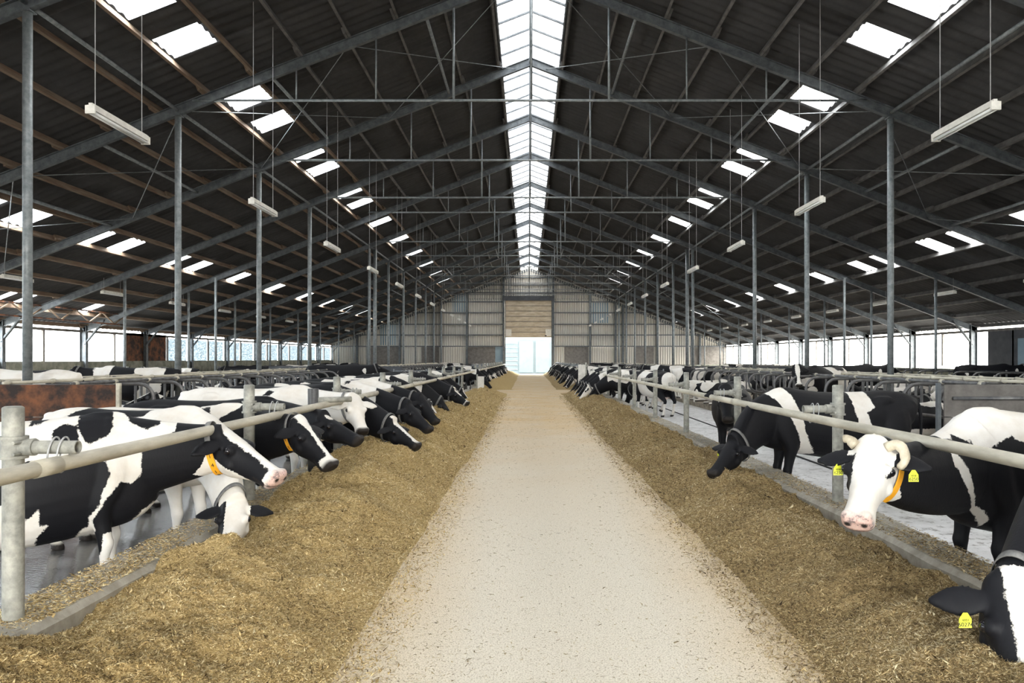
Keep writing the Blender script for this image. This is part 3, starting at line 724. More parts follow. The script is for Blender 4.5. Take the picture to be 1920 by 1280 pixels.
def cow_fittings(root, fr, hf, yaw0=0, eyes=True, collar=None, digits='', tags=(), tagtxt='', face_dir=None, horns=False, lashes=False):
    poll, d, u, s, hs = hf
    for sy in (-1, 1) if eyes else ():
        q = MB(); q.ball((0, 0, 0), .026*hs, 14, 10)
        q.build('eye', M['eye'], root, True, loc=poll+d*.165*hs+s*sy*.122*hs-u*.058*hs)
    if collar is not None:
        i = collar; p, ax, up, hw, hh, qd = fr[i]; tilt = qd
        def ringpts(k, off): return [p-up*.02+ax*math.cos(a)*(hw*k)+up*math.sin(a)*(hh*k)+qd*off for a in [2*math.pi*j/40 for j in range(40)]]
        q = MB(); rings = [ringpts(1.07, -.022), ringpts(1.105, -.022), ringpts(1.105, .022), ringpts(1.07, .022)]
        q.loft(rings+[rings[0]], cap=False); col = q.build('collar', M['strap'], root, True)
        if digits:
            # orange plate wrapped over the side facing the aisle end of the barn
            sd = digits[0]; a0, a1 = digits[1], digits[2]; q = MB(); rr = []
            for j in range(13):
                a = a0+(a1-a0)*j/12; nrm = (ax*math.cos(a)*hh+up*math.sin(a)*hw).normalized()
                c = p-up*.02+ax*math.cos(a)*hw*1.12+up*math.sin(a)*hh*1.12
                rr.append([c-qd*.026, c+qd*.026, c+qd*.026+nrm*.008, c-qd*.026+nrm*.008])
            q.loft(rr); pl = q.build('number_plate', M['orange'], col)
            for j, chx in enumerate(digits[3]):
                a = a0+(a1-a0)*(j+.5)/len(digits[3]); nrm = (ax*math.cos(a)*hh+up*math.sin(a)*hw).normalized()
                c = p-up*.02+ax*math.cos(a)*hw*1.12+up*math.sin(a)*hh*1.12+nrm*.0095
                y_ = (qd.cross(nrm)).normalized()
                if y_.z < 0: y_ = -y_
                x_ = y_.cross(nrm).normalized(); R = Matrix((x_, y_, nrm)).transposed()
                o = bpy.data.objects.new('digit', text_mesh(chx, .048, M['ink'], 'digit')); C.objects.link(o); o.parent = pl
                o.matrix_local = Matrix.Translation(c) @ R.to_4x4()
    for sy, yaw, sz in tags:
        # hanging from the lower edge of the ear, plate facing along yaw
        fdir = V((math.cos(yaw-yaw0), math.sin(yaw-yaw0), 0)); c = poll+d*.055*hs+s*sy*(.085+.12)*hs-u*.075*hs-V((0, 0, .085))+fdir*.045
        x_ = V((0, 0, 1)).cross(fdir).normalized(); R = Matrix((x_, V((0, 0, 1)), fdir)).transposed()
        q = MB(); pts = [(-.5, -.55), (.5, -.55), (.47, .15), (.16, .62), (-.16, .62), (-.47, .15)]
        f0 = [V((a*sz, b_*sz, 0)) for a, b_ in pts]; q.loft([f0, [a+V((0, 0, .004)) for a in f0]])
        tg = q.build('ear_tag', M['yellow'], root); tg.matrix_local = Matrix.Translation(c) @ R.to_4x4()
        if tagtxt:
            for tx, yy, z_ in ((tagtxt[0], .05, .26), (tagtxt[1], -.30, .46)):
                o = bpy.data.objects.new('tag_lettering', text_mesh(tx, sz*z_, M['ink'], 'tag_lettering')); C.objects.link(o); o.parent = tg; o.location = (0, yy*sz, .0052)
    if horns:
        for sy, pts, r in ((1, [(.0, .08, .0), (-.015, .135, .015), (.02, .175, .005), (.08, .185, -.02), (.125, .155, -.035)], [.032, .034, .030, .024, .013]), (-1, [(0, .09, 0), (-.03, .13, .02), (-.03, .165, .02)], [.035, .028, .018])):
            q = MB(); q.tube(catmull([poll+d*a*hs+s*(-sy if horns == 'flip' else sy)*b_*hs+u*(c-.03)*hs for a, b_, c in pts], 3), [r[min(len(r)-1, k//3)] for k in range(3*(len(pts)-1)+1)], 12)
            q.build('horn', M['horn'], root, True)
def world_to_local(p, loc, yaw):
    v = V(p)-V(loc); c, s_ = math.cos(-yaw), math.sin(-yaw); return V((v.x*c-v.y*s_, v.x*s_+v.y*c, v.z))
def hero(loc, yaw, poll, muz, label, cat='cow', group=None, voxel=.014, scale=1.0, hs=1.0, paintkw={}, fit={}, **kw):
    """loc: ground point below the withers; poll and muzzle in world coordinates"""
    pl = world_to_local(poll, loc, yaw)/scale; ml = world_to_local(muz, loc, yaw)/scale
    ml = pl+(ml-pl).normalized()*.56*hs
    me, fr, hf = build_cow_mesh('cow_body', pl, ml, voxel, hs, **kw); paint(me, hf, **paintkw)
    o = bpy.data.objects.new('cow', me); C.objects.link(o); o.location = loc; o.rotation_euler = (0, 0, yaw); o.scale = (scale,)*3
    cow_fittings(o, fr, hf, yaw, **fit); tag(o, label, cat, group); return o
PI = math.pi
A = -.2     # alley level
GL = 'cows feeding along the left rail'; GR = 'cows feeding along the right rail'
HERO = []
# coat patches of the nearest cows, outlined on the side of the body: (distance in front of the withers, height), metres
BL1 = [[(-0.903,0.95),(-0.659,1.023),(-0.509,1.104),(-0.343,1.111),(-0.147,1.117),(0.027,1.078),(0.054,0.985),(-0.0,0.834),(-0.014,0.743),(-0.094,0.657),(-0.107,0.567),(-0.147,0.555),(-0.186,0.512),(-0.291,0.401),(-0.356,0.347),(-0.458,0.386),(-0.471,0.447),(-0.42,0.547),(-0.356,0.617),(-0.407,0.621),(-0.401,0.755),(-0.484,0.671),(-0.511,0.733),(-0.515,0.867),(-0.659,0.788),(-0.903,0.834)],[(-0.349,1.322),(-0.291,1.362),(-0.193,1.35),(-0.167,1.27),(-0.167,1.209),(-0.226,1.209),(-0.33,1.213)],[(-0.193,1.435),(-0.147,1.528),(0.013,1.524),(0.04,1.424),(0.054,1.339),(0.027,1.263),(-0.107,1.214),(-0.167,1.3),(-0.193,1.377)],[(0.115,1.429),(0.122,1.491),(0.372,1.438),(0.386,1.34),(0.288,1.308),(0.177,1.358)],[(-0.515,1.394),(-0.369,1.42),(-0.445,1.367),(-0.515,1.357)],[(0.26,1.129),(0.486,1.277),(0.688,1.43),(1.454,1.41),(1.454,0.741),(0.777,0.72),(0.63,0.65),(0.33,0.711),(0.26,0.661),(0.177,0.574),(0.122,0.517),(-0.0,0.512),(-0.007,0.405),(-0.06,0.272),(-0.074,0.38),(-0.08,0.503),(-0.054,0.547),(-0.074,0.625),(-0.0,0.742),(0.047,0.816),(0.122,0.911),(0.191,0.884),(0.26,0.958)]]
BL2 = [[(-1.281,1.345),(-1.015,1.458),(-0.383,1.468),(-0.383,1.343),(-0.614,1.309),(-1.159,1.308)]]
BL3 = [[(-0.456,1.452),(-0.309,1.46),(-0.335,1.387),(-0.439,1.379)],[(-0.309,1.387),(-0.223,1.405),(-0.18,1.305),(-0.249,1.314)],[(-0.11,1.232),(-0.084,1.286),(0.081,1.384),(0.256,1.556),(1.435,1.549),(1.435,0.344),(0.609,0.876),(0.538,0.731),(0.291,0.699),(0.011,0.74),(-0.11,1.159)]]
BL5 = [[(-0.44,1.293),(-0.381,1.373),(-0.287,1.351),(-0.334,1.301)]]
WR1 = [[(0.831,1.399),(0.687,1.447),(0.525,1.53),(-0.52,1.513),(-0.52,1.149),(-0.083,1.218),(-0.017,1.326),(0.087,1.373),(0.213,1.407),(0.269,1.325),(0.28,1.204),(0.392,1.268),(0.426,1.23),(0.59,1.248),(0.633,1.301),(0.719,1.367),(0.826,1.378),(0.91,1.326)],[(0.568,1.188),(0.448,1.184),(0.448,1.14),(0.359,1.024),(0.303,0.865),(0.235,0.757),(0.156,0.717),(0.087,0.643),(0.11,0.583),(0.247,0.714),(0.337,0.841),(0.426,0.958),(0.481,1.047),(0.536,1.067)],[(0.786,0.67),(0.686,0.686),(0.586,0.623),(0.469,0.592),(0.425,0.462),(0.44,0.233),(0.729,0.26),(0.843,0.641),(0.926,0.713),(0.85,0.708)],[(0.469,0.592),(0.351,0.549),(0.291,0.603),(0.185,0.49),(0.216,0.33),(0.351,0.456)]]
WR2 = [[(0.338,1.438),(0.315,1.55),(0.111,1.549),(-0.049,1.348),(-0.117,1.146),(-0.163,0.945),(-0.232,0.765),(-0.323,0.631),(-0.14,0.609),(-0.117,0.833),(-0.003,1.08),(0.133,1.281)],[(-0.782,1.335),(-0.782,1.548),(-0.966,1.548),(-1.058,1.21),(-0.943,1.143),(-0.989,0.986),(-1.012,0.851),(-0.828,0.987),(-0.782,1.144)],[(0.542,0.636),(0.429,0.546),(0.179,0.634),(0.133,0.432),(0.474,0.435)]]
BL4 = [[(-2, 0), (1, 0), (1, 2), (-2, 2)]]
FULL = BL4
hero((-3.25, 5.72, A), .36, (-2.37, 5.82, 1.04), (-1.80, 5.62, .68), 'largest cow at far left feeding with white blaze, pink nose and orange collar number 1410', group=GL, voxel=.012, scale=.965, hs=1.12, deep=1.18,
     paintkw=dict(coat='poly', black=BL1, face='wide', pinknose=True), fit=dict(collar=12, digits=(-1, PI*1.02, PI*1.5, '1410'), tags=((-1, -PI/2, .055),), tagtxt=('1410', '4410')))
hero((-3.15, 6.85, A), -.25, (-2.42, 6.08, .44), (-2.33, 5.72, .12), 'cow bowing its white face into the feed directly below the largest cow', group=GL, voxel=.012, scale=.95,
     paintkw=dict(coat='poly', black=BL2, face='halfwhite', neck_black=False), fit=dict(collar=12), fwd=(0, -1, 0))
hero((-3.1, 7.75, A), .12, (-2.19, 7.2, 1.0), (-1.79, 6.98, .57), 'feeding cow with orange collar number 97, narrow white blaze and white nose', group=GL, voxel=.012, scale=.93, hs=1.08,
     paintkw=dict(coat='poly', black=BL3, face='blazenose'), fit=dict(collar=12, digits=(-1, PI*1.02, PI*1.3, '97'), tags=((-1, -PI/2, .045),)))
hero((-3.2, 8.9, A), .05, (-2.3, 8.4, .96), (-1.76, 8.2, .68), 'black-headed cow with a small white patch on the forehead, behind cow 97', group=GL, voxel=.014, scale=.94,
     paintkw=dict(coat='poly', black=BL4, face='star'), fit=dict())
hero((-3.2, 10.3, A), -.1, (-2.3, 9.8, 1.09), (-2.1, 9.45, .68), 'mostly white cow with a white face and pinkish ear looking over the rail', group=GL, voxel=.014,
     paintkw=dict(coat='poly', black=BL5, face='allwhite', ears='white', neck_black=False, pinknose=False), fit=dict(collar=12))
hero((-3.0, 11.2, A), 0, (-1.92, 10.6, .70), (-1.49, 10.3, .39), 'black cow with narrow white blaze reaching furthest down into the feed', group=GL, voxel=.016,
     paintkw=dict(coat='poly', black=BL4, face='blaze'), fit=dict(collar=12, tags=((-1, -PI/2, .05),)))
hero((-2.95, 12.3, A), .05, (-1.88, 11.8, .88), (-1.53, 11.6, .54), 'all black-faced cow with a yellow ear tag, just behind the blazed cow with lowered head', group=GL, voxel=.016,
     paintkw=dict(coat='noise', seed=4, bias=.05, face='none'), fit=dict(collar=12, tags=((-1, -PI/2, .05),)))
hero((-2.95, 13.6, A), .05, (-1.89, 13.2, .92), (-1.62, 13.0, .57), 'black cow with a pale collar, seventh head along the left feed rail', group=GL, voxel=.016,
     paintkw=dict(coat='noise', seed=6, bias=.05, face='none'), fit=dict(collar=11))
hero((-2.95, 19.8, A), .05, (-1.95, 19.6, .78), (-1.5, 19.3, .42), 'black cow with white nose at the end of the left group, head in the feed', group=GL, voxel=.018,
     paintkw=dict(coat='black', face='whitenose'), fit=dict(collar=12))
hero((3.36, 5.5, A), PI+.3, (2.2, 4.75, 1.06), (1.96, 4.42, .70), 'horned cow with white face and yellow tags in both ears, looking at the camera', group=GR, voxel=.012, hs=1.08,
     dip=.12, deep=1.15, paintkw=dict(coat='poly', black=FULL, white=WR1+[[(-1.9, 1.2), (-.35, 1.22), (-.12, 1.27), (.25, 1.12), (.35, 1.6), (-1.9, 1.6)]], face='white', pinknose=True), fit=dict(collar=12, digits=(-1, PI*.0, -PI*.42, ''), horns='flip', tags=((-1, -PI/2, .062), (1, -PI/2, .062)), tagtxt=('4250', '6250')))
hero((3.2, 9.3, A), PI+.05, (2.43, 8.8, .64), (2.14, 8.55, .34), 'black cow with one white band behind the shoulder, head down in the right-hand feed', group=GR, voxel=.014,
     paintkw=dict(coat='poly', black=FULL, white=WR2, face='none'), fit=dict(collar=12, tags=((1, -PI/2, .05),)))
hero((3.35, 12.1, A), math.atan2(-1, -.25), (2.95, 11.05, 1.17), (2.90, 10.72, .74), 'black-faced cow standing in the right alley with head low, facing the camera', group=GR, voxel=.016,
     paintkw=dict(coat='black', face='none'), fit=dict(), fwd=(0, -1, 0))
hero((3.12, 4.05, A), PI+.55, (2.23, 3.38, .56), (2.15, 3.12, .06), 'nearest cow at the photo corner, black with white blaze, head bowed', group=GR, voxel=.011, hs=1.08,
     paintkw=dict(coat='poly', black=FULL, face='blaze'), fit=dict(collar=12, tags=((1, -PI/2, .06),), tagtxt=('6021', '60274')), fwd=(-.2, -1, 0))
hero((7.5, 19.4, 0), PI+.75, (6.9, 19.0, 1.42), (6.87, 18.75, .98), 'cow with broad white blaze standing in a right-hand stall, facing the camera', group='cows standing in the stalls', voxel=.018,
     paintkw=dict(coat='noise', seed=11, bias=.15, face='wide'), fit=dict())
# ------------------------------------------------------------------ other cows: a few bodies, copied one by one
def variant(name, poll, muz, seed, face, coat='noise', bias=0, lying=False, **kw):
    me, fr, hf = build_cow_mesh(name, poll, muz, .021, lying=lying, **kw); paint(me, hf, coat, seed, bias=bias, face=face)
    e = bpy.data.objects.new('cow', me); C.objects.link(e); cow_fittings(e, fr, hf, eyes=True, collar=12); return e
feedv = [variant('cow_body', (.95, -.1, .80), (1.25, -.15, .35), sd, fc, bias=bs) for sd, fc, bs in ((1, 'blaze', 0), (8, 'none', .12), (13, 'white', -.08), (17, 'blaze', .1), (23, 'wide', 0))]
standv = [variant('cow_body', (.85, .1, 1.38), (1.3, .2, 1.15), sd, fc, bias=bs) for sd, fc, bs in ((31, 'blaze', .1), (37, 'white', -.08), (41, 'none', .2))]
liev = [variant('cow_body', (.72, .12, 1.0), (1.1, .3, .78), sd, fc, bias=bs, lying=True) for sd, fc, bs in ((51, 'blaze', 0), (57, 'white', -.05), (61, 'none', .15), (67, 'wide', .02))]
used = set()
def place(proto, loc, yaw, label, group, sc_=1.0):
    o = proto if proto.name not in used else copy_tree(proto)
    used.add(proto.name); o.location = loc; o.rotation_euler = (0, 0, yaw); o.scale = (sc_,)*3
    tag(o, label, 'cow', group); return o
r = random.Random(5)
for y in (14.9, 16.2, 17.6, 21.6, 23.2):
    place(r.choice(feedv), (-2.98+r.uniform(-.08, .05), y, A), r.uniform(-.12, .12), 'mostly hidden cow feeding in the packed part of the left rail', 'hidden cows of the left rail')
for k, (x, y, a) in enumerate(((3.75, 24.3, PI-1.15), (3.2, 25.7, PI-.2), (3.1, 27.0, PI), (3.1, 28.4, PI+.1), (3.1, 29.9, PI), (3.1, 31.4, PI-.1), (3.1, 32.9, PI))):
    place(feedv[k % 5], (x, y, A), a, 'distant cow of the cluster feeding behind the empty stretch of the right rail' if k else 'cow with pale udder and hind legs toward the camera, first of the far right cluster', GR if k == 0 else 'far cluster on the right rail')
for s in (-1, 1):
    y = 38.6
    while y < 78:
        if r.random() < .9:
            place(r.choice(feedv), (s*(3.15+r.uniform(-.1, .1)), y, A), (0 if s < 0 else PI)+r.uniform(-.15, .15), 'tiny distant cow feeding through the far %s headlocks' % side_w(s), 'cows at the far %s headlocks' % side_w(s))
        y += r.uniform(1.0, 1.5)
for pr, loc, yaw, lab in ((standv[1], (-10.2, 14.0, 0), PI, 'whitish cow standing behind the thickest column at far left'),
                          (standv[0], (-10.3, 18.2, 0), PI, 'black and white cow standing in the left stalls, rump toward the aisle'),
                          (standv[2], (-6.4, 27.2, 0), 0.05, 'big black cow humped above the left stall dividers'),
                          (standv[2], (11.45, 25.0, 0), 0.05, 'dark cow standing sideways in the right stalls'),
                          (standv[2], (16.9, 26.3, 0), 0, 'dark cow near the right outer wall'),
                          (standv[0], (6.1, 34.8, -.1), PI-.7, 'black cow standing in the cross passage on the right')):
    place(pr, loc, yaw, lab, None)
for s in (-1, 1):
    for row, (xh, yw) in enumerate(((7.55, 0 if s > 0 else PI), (10.05, PI if s > 0 else 0), (15.4, 0 if s > 0 else PI), (17.6, PI if s > 0 else 0))):
        y0 = 12.6 if row < 2 else 22
        k = 0
        while True:
            y = y0+1.15*k; k += 1
            if y > 76: break
            if 33.3 < y < 38.6: continue
            if (row in (0, 1)) and any(abs(y-q_) < 1.5 for q_ in ((14.2, 18.2, 27.2) if s < 0 else (19.4, 24.2))) : continue
            if min(abs((y-Z0) % BAY), BAY-abs((y-Z0) % BAY)) < .5: continue
            if r.random() > (.66 if y < 40 else .42): continue
            stand = r.random() < .16 and y > 20
            pr = r.choice(standv if stand else liev)
            zone = ('near', 'far')[y > 36]
            place(pr, (s*xh, y, -.03), yw+r.uniform(-.1, .1), '%s cow %s in the %s %s stalls' % ('black and white', 'standing' if stand else 'lying', zone, ('left', 'right')[s > 0]+(' inner', ' outer')[row > 1]),
                  '%s cows %s %s %d' % (zone, 'standing' if stand else 'lying', side_w(s), row // 2), .9)
for pr in feedv+standv+liev:
    if pr.name not in used:
        for ch in list(pr.children_recursive): bpy.data.objects.remove(ch)
        bpy.data.objects.remove(pr)

# ------------------------------------------------------------------ feed barrier: curbs, posts, rails
for s, xa, xb in ((-1, -2.95, -2.565), (1, 2.83, 3.21)):
    for ya, yb, lab in ((YB, 34.2, 'concrete feed curb along the %s edge of the feed aisle, near section'), (38.2, YF-.3, 'far concrete feed curb section on the %s beyond the cross passage')):
        q = MB(); n = int((yb-ya)/.5); c0 = .035; rings = []
        for j in range(n+1):
            y = ya+(yb-ya)*j/n; wv = .006*math.sin(y*2.1)+.004*math.sin(y*5.7)
            rings.append([V((xa, y, -.21)), V((xb, y, -.21)), V((xb, y, .2-c0+wv)), V((xb-c0, y, .2+wv)), V((xa+c0, y, .2+wv)), V((xa, y, .2-c0+wv))])
        q.loft(rings); tag(q.build('feed_curb', M['concrete']), lab % side_w(s), 'curb')
PX = {-1: -2.78, 1: 3.04}; RXR = {-1: -2.48, 1: 2.75}; RZ = {-1: 1.045, 1: 1.03}
def make_post(s, ztop=1.34):
    e = empty('fence_post'); q = MB(); q.tube([(0, 0, .18), (0, 0, ztop-.004), ], .052, 20); q.tube([(0, 0, ztop-.006), (0, 0, ztop), (0, 0, ztop+.006)], [.052, .05, .04], 20); q.build('post', M['post'], e, True)
    smooth_by_angle(e.children[-1])
    zc = RZ[s]+.042+.038; d = -s; L = abs(PX[s]-RXR[s])+.05
    q = MB(); q.tube([(d*.04, 0, zc), (d*L, 0, zc)], .036, 14, False); q.tube([(d*.04, 0, zc), (d*L, 0, zc)], .029, 14, False)
    R_ = [[V((d*L, math.cos(2*PI*k/14)*rr, zc+math.sin(2*PI*k/14)*rr)) for k in range(14)] for rr in (.036, .029)]; q.loft(R_, False)
    smooth_by_angle(q.build('stub_pipe', M['post'], e))
    q = MB(); q.tube([(0, 0, zc-.05), (0, 0, zc+.05)], .062, 18); q.tube([(d*.05, 0, zc), (d*.12, 0, zc)], .046, 14)
    for dz in (-.052, .052): q.tube([(0, 0, zc+dz-.008), (0, 0, zc+dz+.008)], .072, 18)
    q.tube([(d*.06, -.09, zc+.03), (d*.06, .09, zc+.03)], .01, 8); q.tube([(d*.06, -.09, zc-.03), (d*.06, .09, zc-.03)], .01, 8)
    smooth_by_angle(q.build('clamp', M['post'], e))
    q = MB()
    for dx in (-.05, .0):
        cx = d*(L-.08)+dx*d; ring = [V((cx+.012*math.cos(a), .055*math.sin(a)*(1 if True else 0), (RZ[s]+zc)/2+.095*math.cos(a))) for a in [2*PI*k/24 for k in range(25)]]
        q.tube(ring, .005, 6)
    q.build('wire_tie', M['wire'], e, True)
    return e
ords = ['nearest', 'second', 'third', 'fourth', 'fifth', 'sixth', 'seventh', 'eighth', 'ninth', 'tenth']
for s, y0, st in ((-1, 3.99, 3.37), (1, 3.78, 3.49)):
    first = None
    for k in range(9):
        e = make_post(s) if k == 0 else copy_tree(first)
        if k == 0: first = e
        e.location = (PX[s], y0+st*k, 0)
        tag(e, '%s upright post of the %s feed rail, counted from the camera' % (ords[k], side_w(s)), 'post', 'posts of the %s feed rail' % side_w(s))
    for k in range(12):
        e = copy_tree(first); e.location = (PX[s], 38.6+3.4*k, 0); tag(e, 'small far post of the %s feed rail beyond the cross passage' % side_w(s), 'post', 'far posts of the %s feed rail' % side_w(s))
    for ya, yb, lab in ((1.2, 33.6, 'long pale pipe rail running along the %s feed curb above the cows\' necks'), (38.2, 79, 'far pipe rail above the %s headlocks beyond the cross passage')):
        e = empty('feed_rail', (RXR[s], ya, RZ[s])); tag(e, lab % side_w(s), 'rail')
        q = MB(); q.tube([(0, (yb-ya)*j/20, 0) for j in range(21)], .041, 16); q.build('pipe', M['rail'], e, True)
        yy = 2.6
        while yy < yb-ya-1: q = MB(); q.tube([(0, yy-.09, 0), (0, yy+.09, 0)], .046, 16); yy += 6.0; q.build('coupling', M['rail'], e, True)
e = empty('gate_post', (-2.62, 9.0, 0)); tag(e, 'shorter dark post with a side arm between the second and third left rail posts', 'post')
q = MB(); q.tube([(0, 0, .18), (0, 0, 1.24)], .065, 18); q.build('post', M['pipe'], e, True)
q = MB(); q.tube([(.05, 0, 1.1), (.4, .25, 1.1)], .035, 12); q.build('side_arm', M['post'], e, True)
for s in (-1, 1):
    e = empty('headlock_barrier', (s*2.95, 38.2, 0)); tag(e, 'far row of slanted headlock bars in front of the feeding cows, %s side' % side_w(s), 'barrier')
    q = MB(); q.tube([(0, 0, .42), (0, 40.5, .42)], .025, 8); q.build('lower_rail', M['galv'], e, True)
    q = MB(); q.tube([(0, 0, 1.25), (0, 40.5, 1.25)], .025, 8); q.build('upper_rail', M['galv'], e, True)
    for k in range(66):
        q = MB(); q.tube([(0, .3+.61*k, .42), (-s*.10, .3+.61*k+.16*(k % 2), 1.25)], .017, 6); q.build('slanted_bar', M['galv'], e, True)
    e = empty('passage_barrier', (s*2.35, 32.6 if s > 0 else 36.4, 0)); tag(e, 'pale upright board at the %s end of the near feed rail' % side_w(s), 'barrier')
    q = MB(); h = 1.35 if s > 0 else .75; q.box((0, 0, h/2), (.32, .05, h)); q.build('board', M['white_paint'], e)
    q = MB(); q.tube([(s*.18, 0, 0), (s*.18, 0, h+.1)], .04, 12); q.build('post', M['post'], e, True)
    for k, z in enumerate((.5, .85, 1.15)):
        pass
    e = empty('passage_gate', (s*3.2, 34.0, -.2)); tag(e, 'pipe gate closing the cross passage on the %s side' % side_w(s), 'gate')
    for z in (.35, .65, .95, 1.25):
        q = MB(); q.tube([(0, 0, z), (s*3.0, 0, z)], .022, 8); q.build('gate_bar', M['galv'], e, True)
    for x in (0, 1.5, 3.0):
        q = MB(); q.tube([(s*x, 0, 0), (s*x, 0, 1.35)], .03, 8); q.build('gate_upright', M['galv'], e, True)
    x = s*4.95
    q = MB(); q.tube([(x, YB+.2, -.19), (x, YF-.3, -.19)], .018, 8); tag(q.build('scraper_cable', M['ink'], smooth=True), 'dark scraper cable lying along the %s alley floor' % side_w(s), 'cable')

# ------------------------------------------------------------------ stalls
def make_divider(zt=1.16):
    """opens toward +x, fixed at x = 0"""
    e = empty('stall_divider'); pts = [V((0, 0, zt)), V((1.6, 0, zt))]
    for k in range(1, 9):
        a = PI/2-PI*k/8*1.0; pts.append(V((1.62+.27*math.cos(a), 0, zt-.27+.27*math.sin(a))))
    pts += [V((1.1, 0, zt-.60)), V((.5, 0, zt-.80)), V((0, 0, zt-.82))]
    q = MB(); q.tube(pts, .032, 10); q.build('loop_pipe', M['pipe'], e, True)
    q = MB(); q.tube([(0, 0, -.03), (0, 0, zt+.06)], .035, 10); q.build('post', M['pipe'], e, True)
    q = MB(); q.tube([(.95, 0, -.03), (.95, 0, zt)], .026, 8); q.build('support_leg', M['pipe'], e, True)
    return e
div = make_divider(); first = True
for s in (-1, 1):
    for row, (x0, dr) in enumerate(((8.55, -s), (9.3, s), (16.45, -s))):
        y0 = 12.0 if row < 2 else 22
        k = 0
        while True:
            y = y0+1.15*k
            if y > (60 if row < 2 else 56): break
            k += 1
            if 33.2 < y < 38.2: continue
            e = div if first else copy_tree(div); first = False
            e.location = (s*x0, y, 0); e.rotation_euler = (0, 0, 0 if dr > 0 else PI)
            near = y < 34
            tag(e, 'curved pipe stall divider in the %s %s row, %s side' % ('near' if near else 'far', ('inner', 'second', 'outer')[row], side_w(s)), 'stall divider', 'stall dividers %s %s row %s' % ('near' if near else 'far', ('inner', 'second', 'outer')[row], side_w(s)))
    for ya, yb, dd in ((11.9, 33.4, 'near'), (38.4, 77, 'far')):
        for x, z, nm in ((8.45, 1.21, 'inner'), (9.45, 1.21, 'outer'), (7.35, 1.20, 'neck-height')):
            e = empty('stall_rail', (s*x, ya, z)); tag(e, '%s %s pipe rail running lengthwise over the %s stall dividers' % (dd, nm, side_w(s)), 'rail')
            q = MB(); q.tube([(0, 0, 0), (0, yb-ya, 0)], .03, 10); q.build('pipe', M['rail'] if nm != 'neck-height' else M['pipe'], e, True)
            q = MB(); yy = .1
            while yy < yb-ya: q.tube([(0, yy-.04, 0), (0, yy+.04, 0)], .045, 8); yy += 1.15
            q.build('clamp_ring', M['rail'], e, True)
    # end screens
    e = empty('end_screen', (s*6.5, 11.75, 0))
    tag(e, 'rusty brown steel end plate of the left stall row' if s < 0 else 'grey-brown boarded end screen of the right stall row', 'screen')
    for k in range(2):
        q = MB(); q.box((s*(1.9 if s < 0 else 2.0), 0, .42+.52*k), (3.8, .03, .505)); q.build('plate', M['rust'] if s < 0 else M['board'], e)
    q = MB(); q.box((s*.0, -.02, .6), (.06, .06, 1.24)); q.build('edge_post', M['rail'] if s < 0 else M['galv_dark'], e)
    q = MB(); q.box((s*3.85, -.02, .6), (.06, .06, 1.24)); q.build('edge_post', M['galv_dark'], e)
    if s > 0:
        q = MB(); q.tube([(.2, -.08, .98), (3.8, -.08, .98)], .03, 10); q.build('cross_pipe', M['pipe'], e, True)
    e = empty('end_screen', (s*6.5, 37.9, 0)); tag(e, 'dark end wall of the far stall block beyond the cross passage, %s side' % side_w(s), 'screen')
    q = MB(); q.box((s*3.4, 0, .6), (6.8, .08, 1.25)); q.build('plate', M['dark_wall'], e)

# ------------------------------------------------------------------ feed heaps
def vn(x, y, sc_, seed=0):
    r_ = np.random.default_rng(seed+99).random((256, 256)); X = x*sc_; Y = y*sc_; xi = np.floor(X).astype(int); yi = np.floor(Y).astype(int); fx = X-xi; fy = Y-yi
    fx = fx*fx*(3-2*fx); fy = fy*fy*(3-2*fy); g_ = lambda a, b_: r_[a % 256, b_ % 256]
    return (g_(xi, yi)*(1-fx)+g_(xi+1, yi)*fx)*(1-fy)+(g_(xi, yi+1)*(1-fx)+g_(xi+1, yi+1)*fx)*fy-.5
EDGE = {-1: (-1.02, -2.57), 1: (1.55, 2.835)}
def feed_h(s, x, y):
    xe, xc = EDGE[s]; xe = xe+.10*vn(y, y*0, .4, 3+s)+.05*vn(y, y*0, 1.9, 5+s)
    u = (x-xe)/(xc-xe); uc = np.clip(u, 0, 1.4)
    if s < 0:
        P = np.interp(y, [0, 4, 6.2, 8, 12, 20, 33, 34.2], [.15, .20, .24, .38, .42, .36, .30, .03]); E = np.interp(y, [0, 3.6, 4.1, 6.3, 7.6, 20, 34], [.29, .27, .11, .09, .30, .28, .1])
    else:
        P = np.interp(y, [0, 4, 7, 10, 20, 33, 34.2], [.24, .26, .22, .24, .30, .28, .03]); E = np.interp(y, [0, 3.5, 4.2, 7.5, 9, 20, 34], [.12, .10, .06, .10, .14, .18, .1])
    base = P*np.sin(np.clip(uc/.62, 0, 1)*PI/2)**1.25; k = np.clip((uc-.62)/.38, 0, 1); k = k*k*(3-2*k); h = base*(1-k)+E*k
    amp = np.clip(uc*2.2, 0, 1)
    rd = 1-2*np.abs(vn(x, y, 2.6, 16)); h = h+amp*(.17*vn(x, y, 1.3, 11)+.10*vn(x, y, 3.2, 12)+.05*(rd-.5)+.06*vn(x, y, 7, 13)+.034*vn(x, y, 17, 14)+.018*vn(x, y, 40, 15))
    far = np.clip((y-40)/2, 0, 1)
    return np.where(u > 0, np.maximum(h, .0)+.004, .004-.02*np.clip(-u*8, 0, 1))
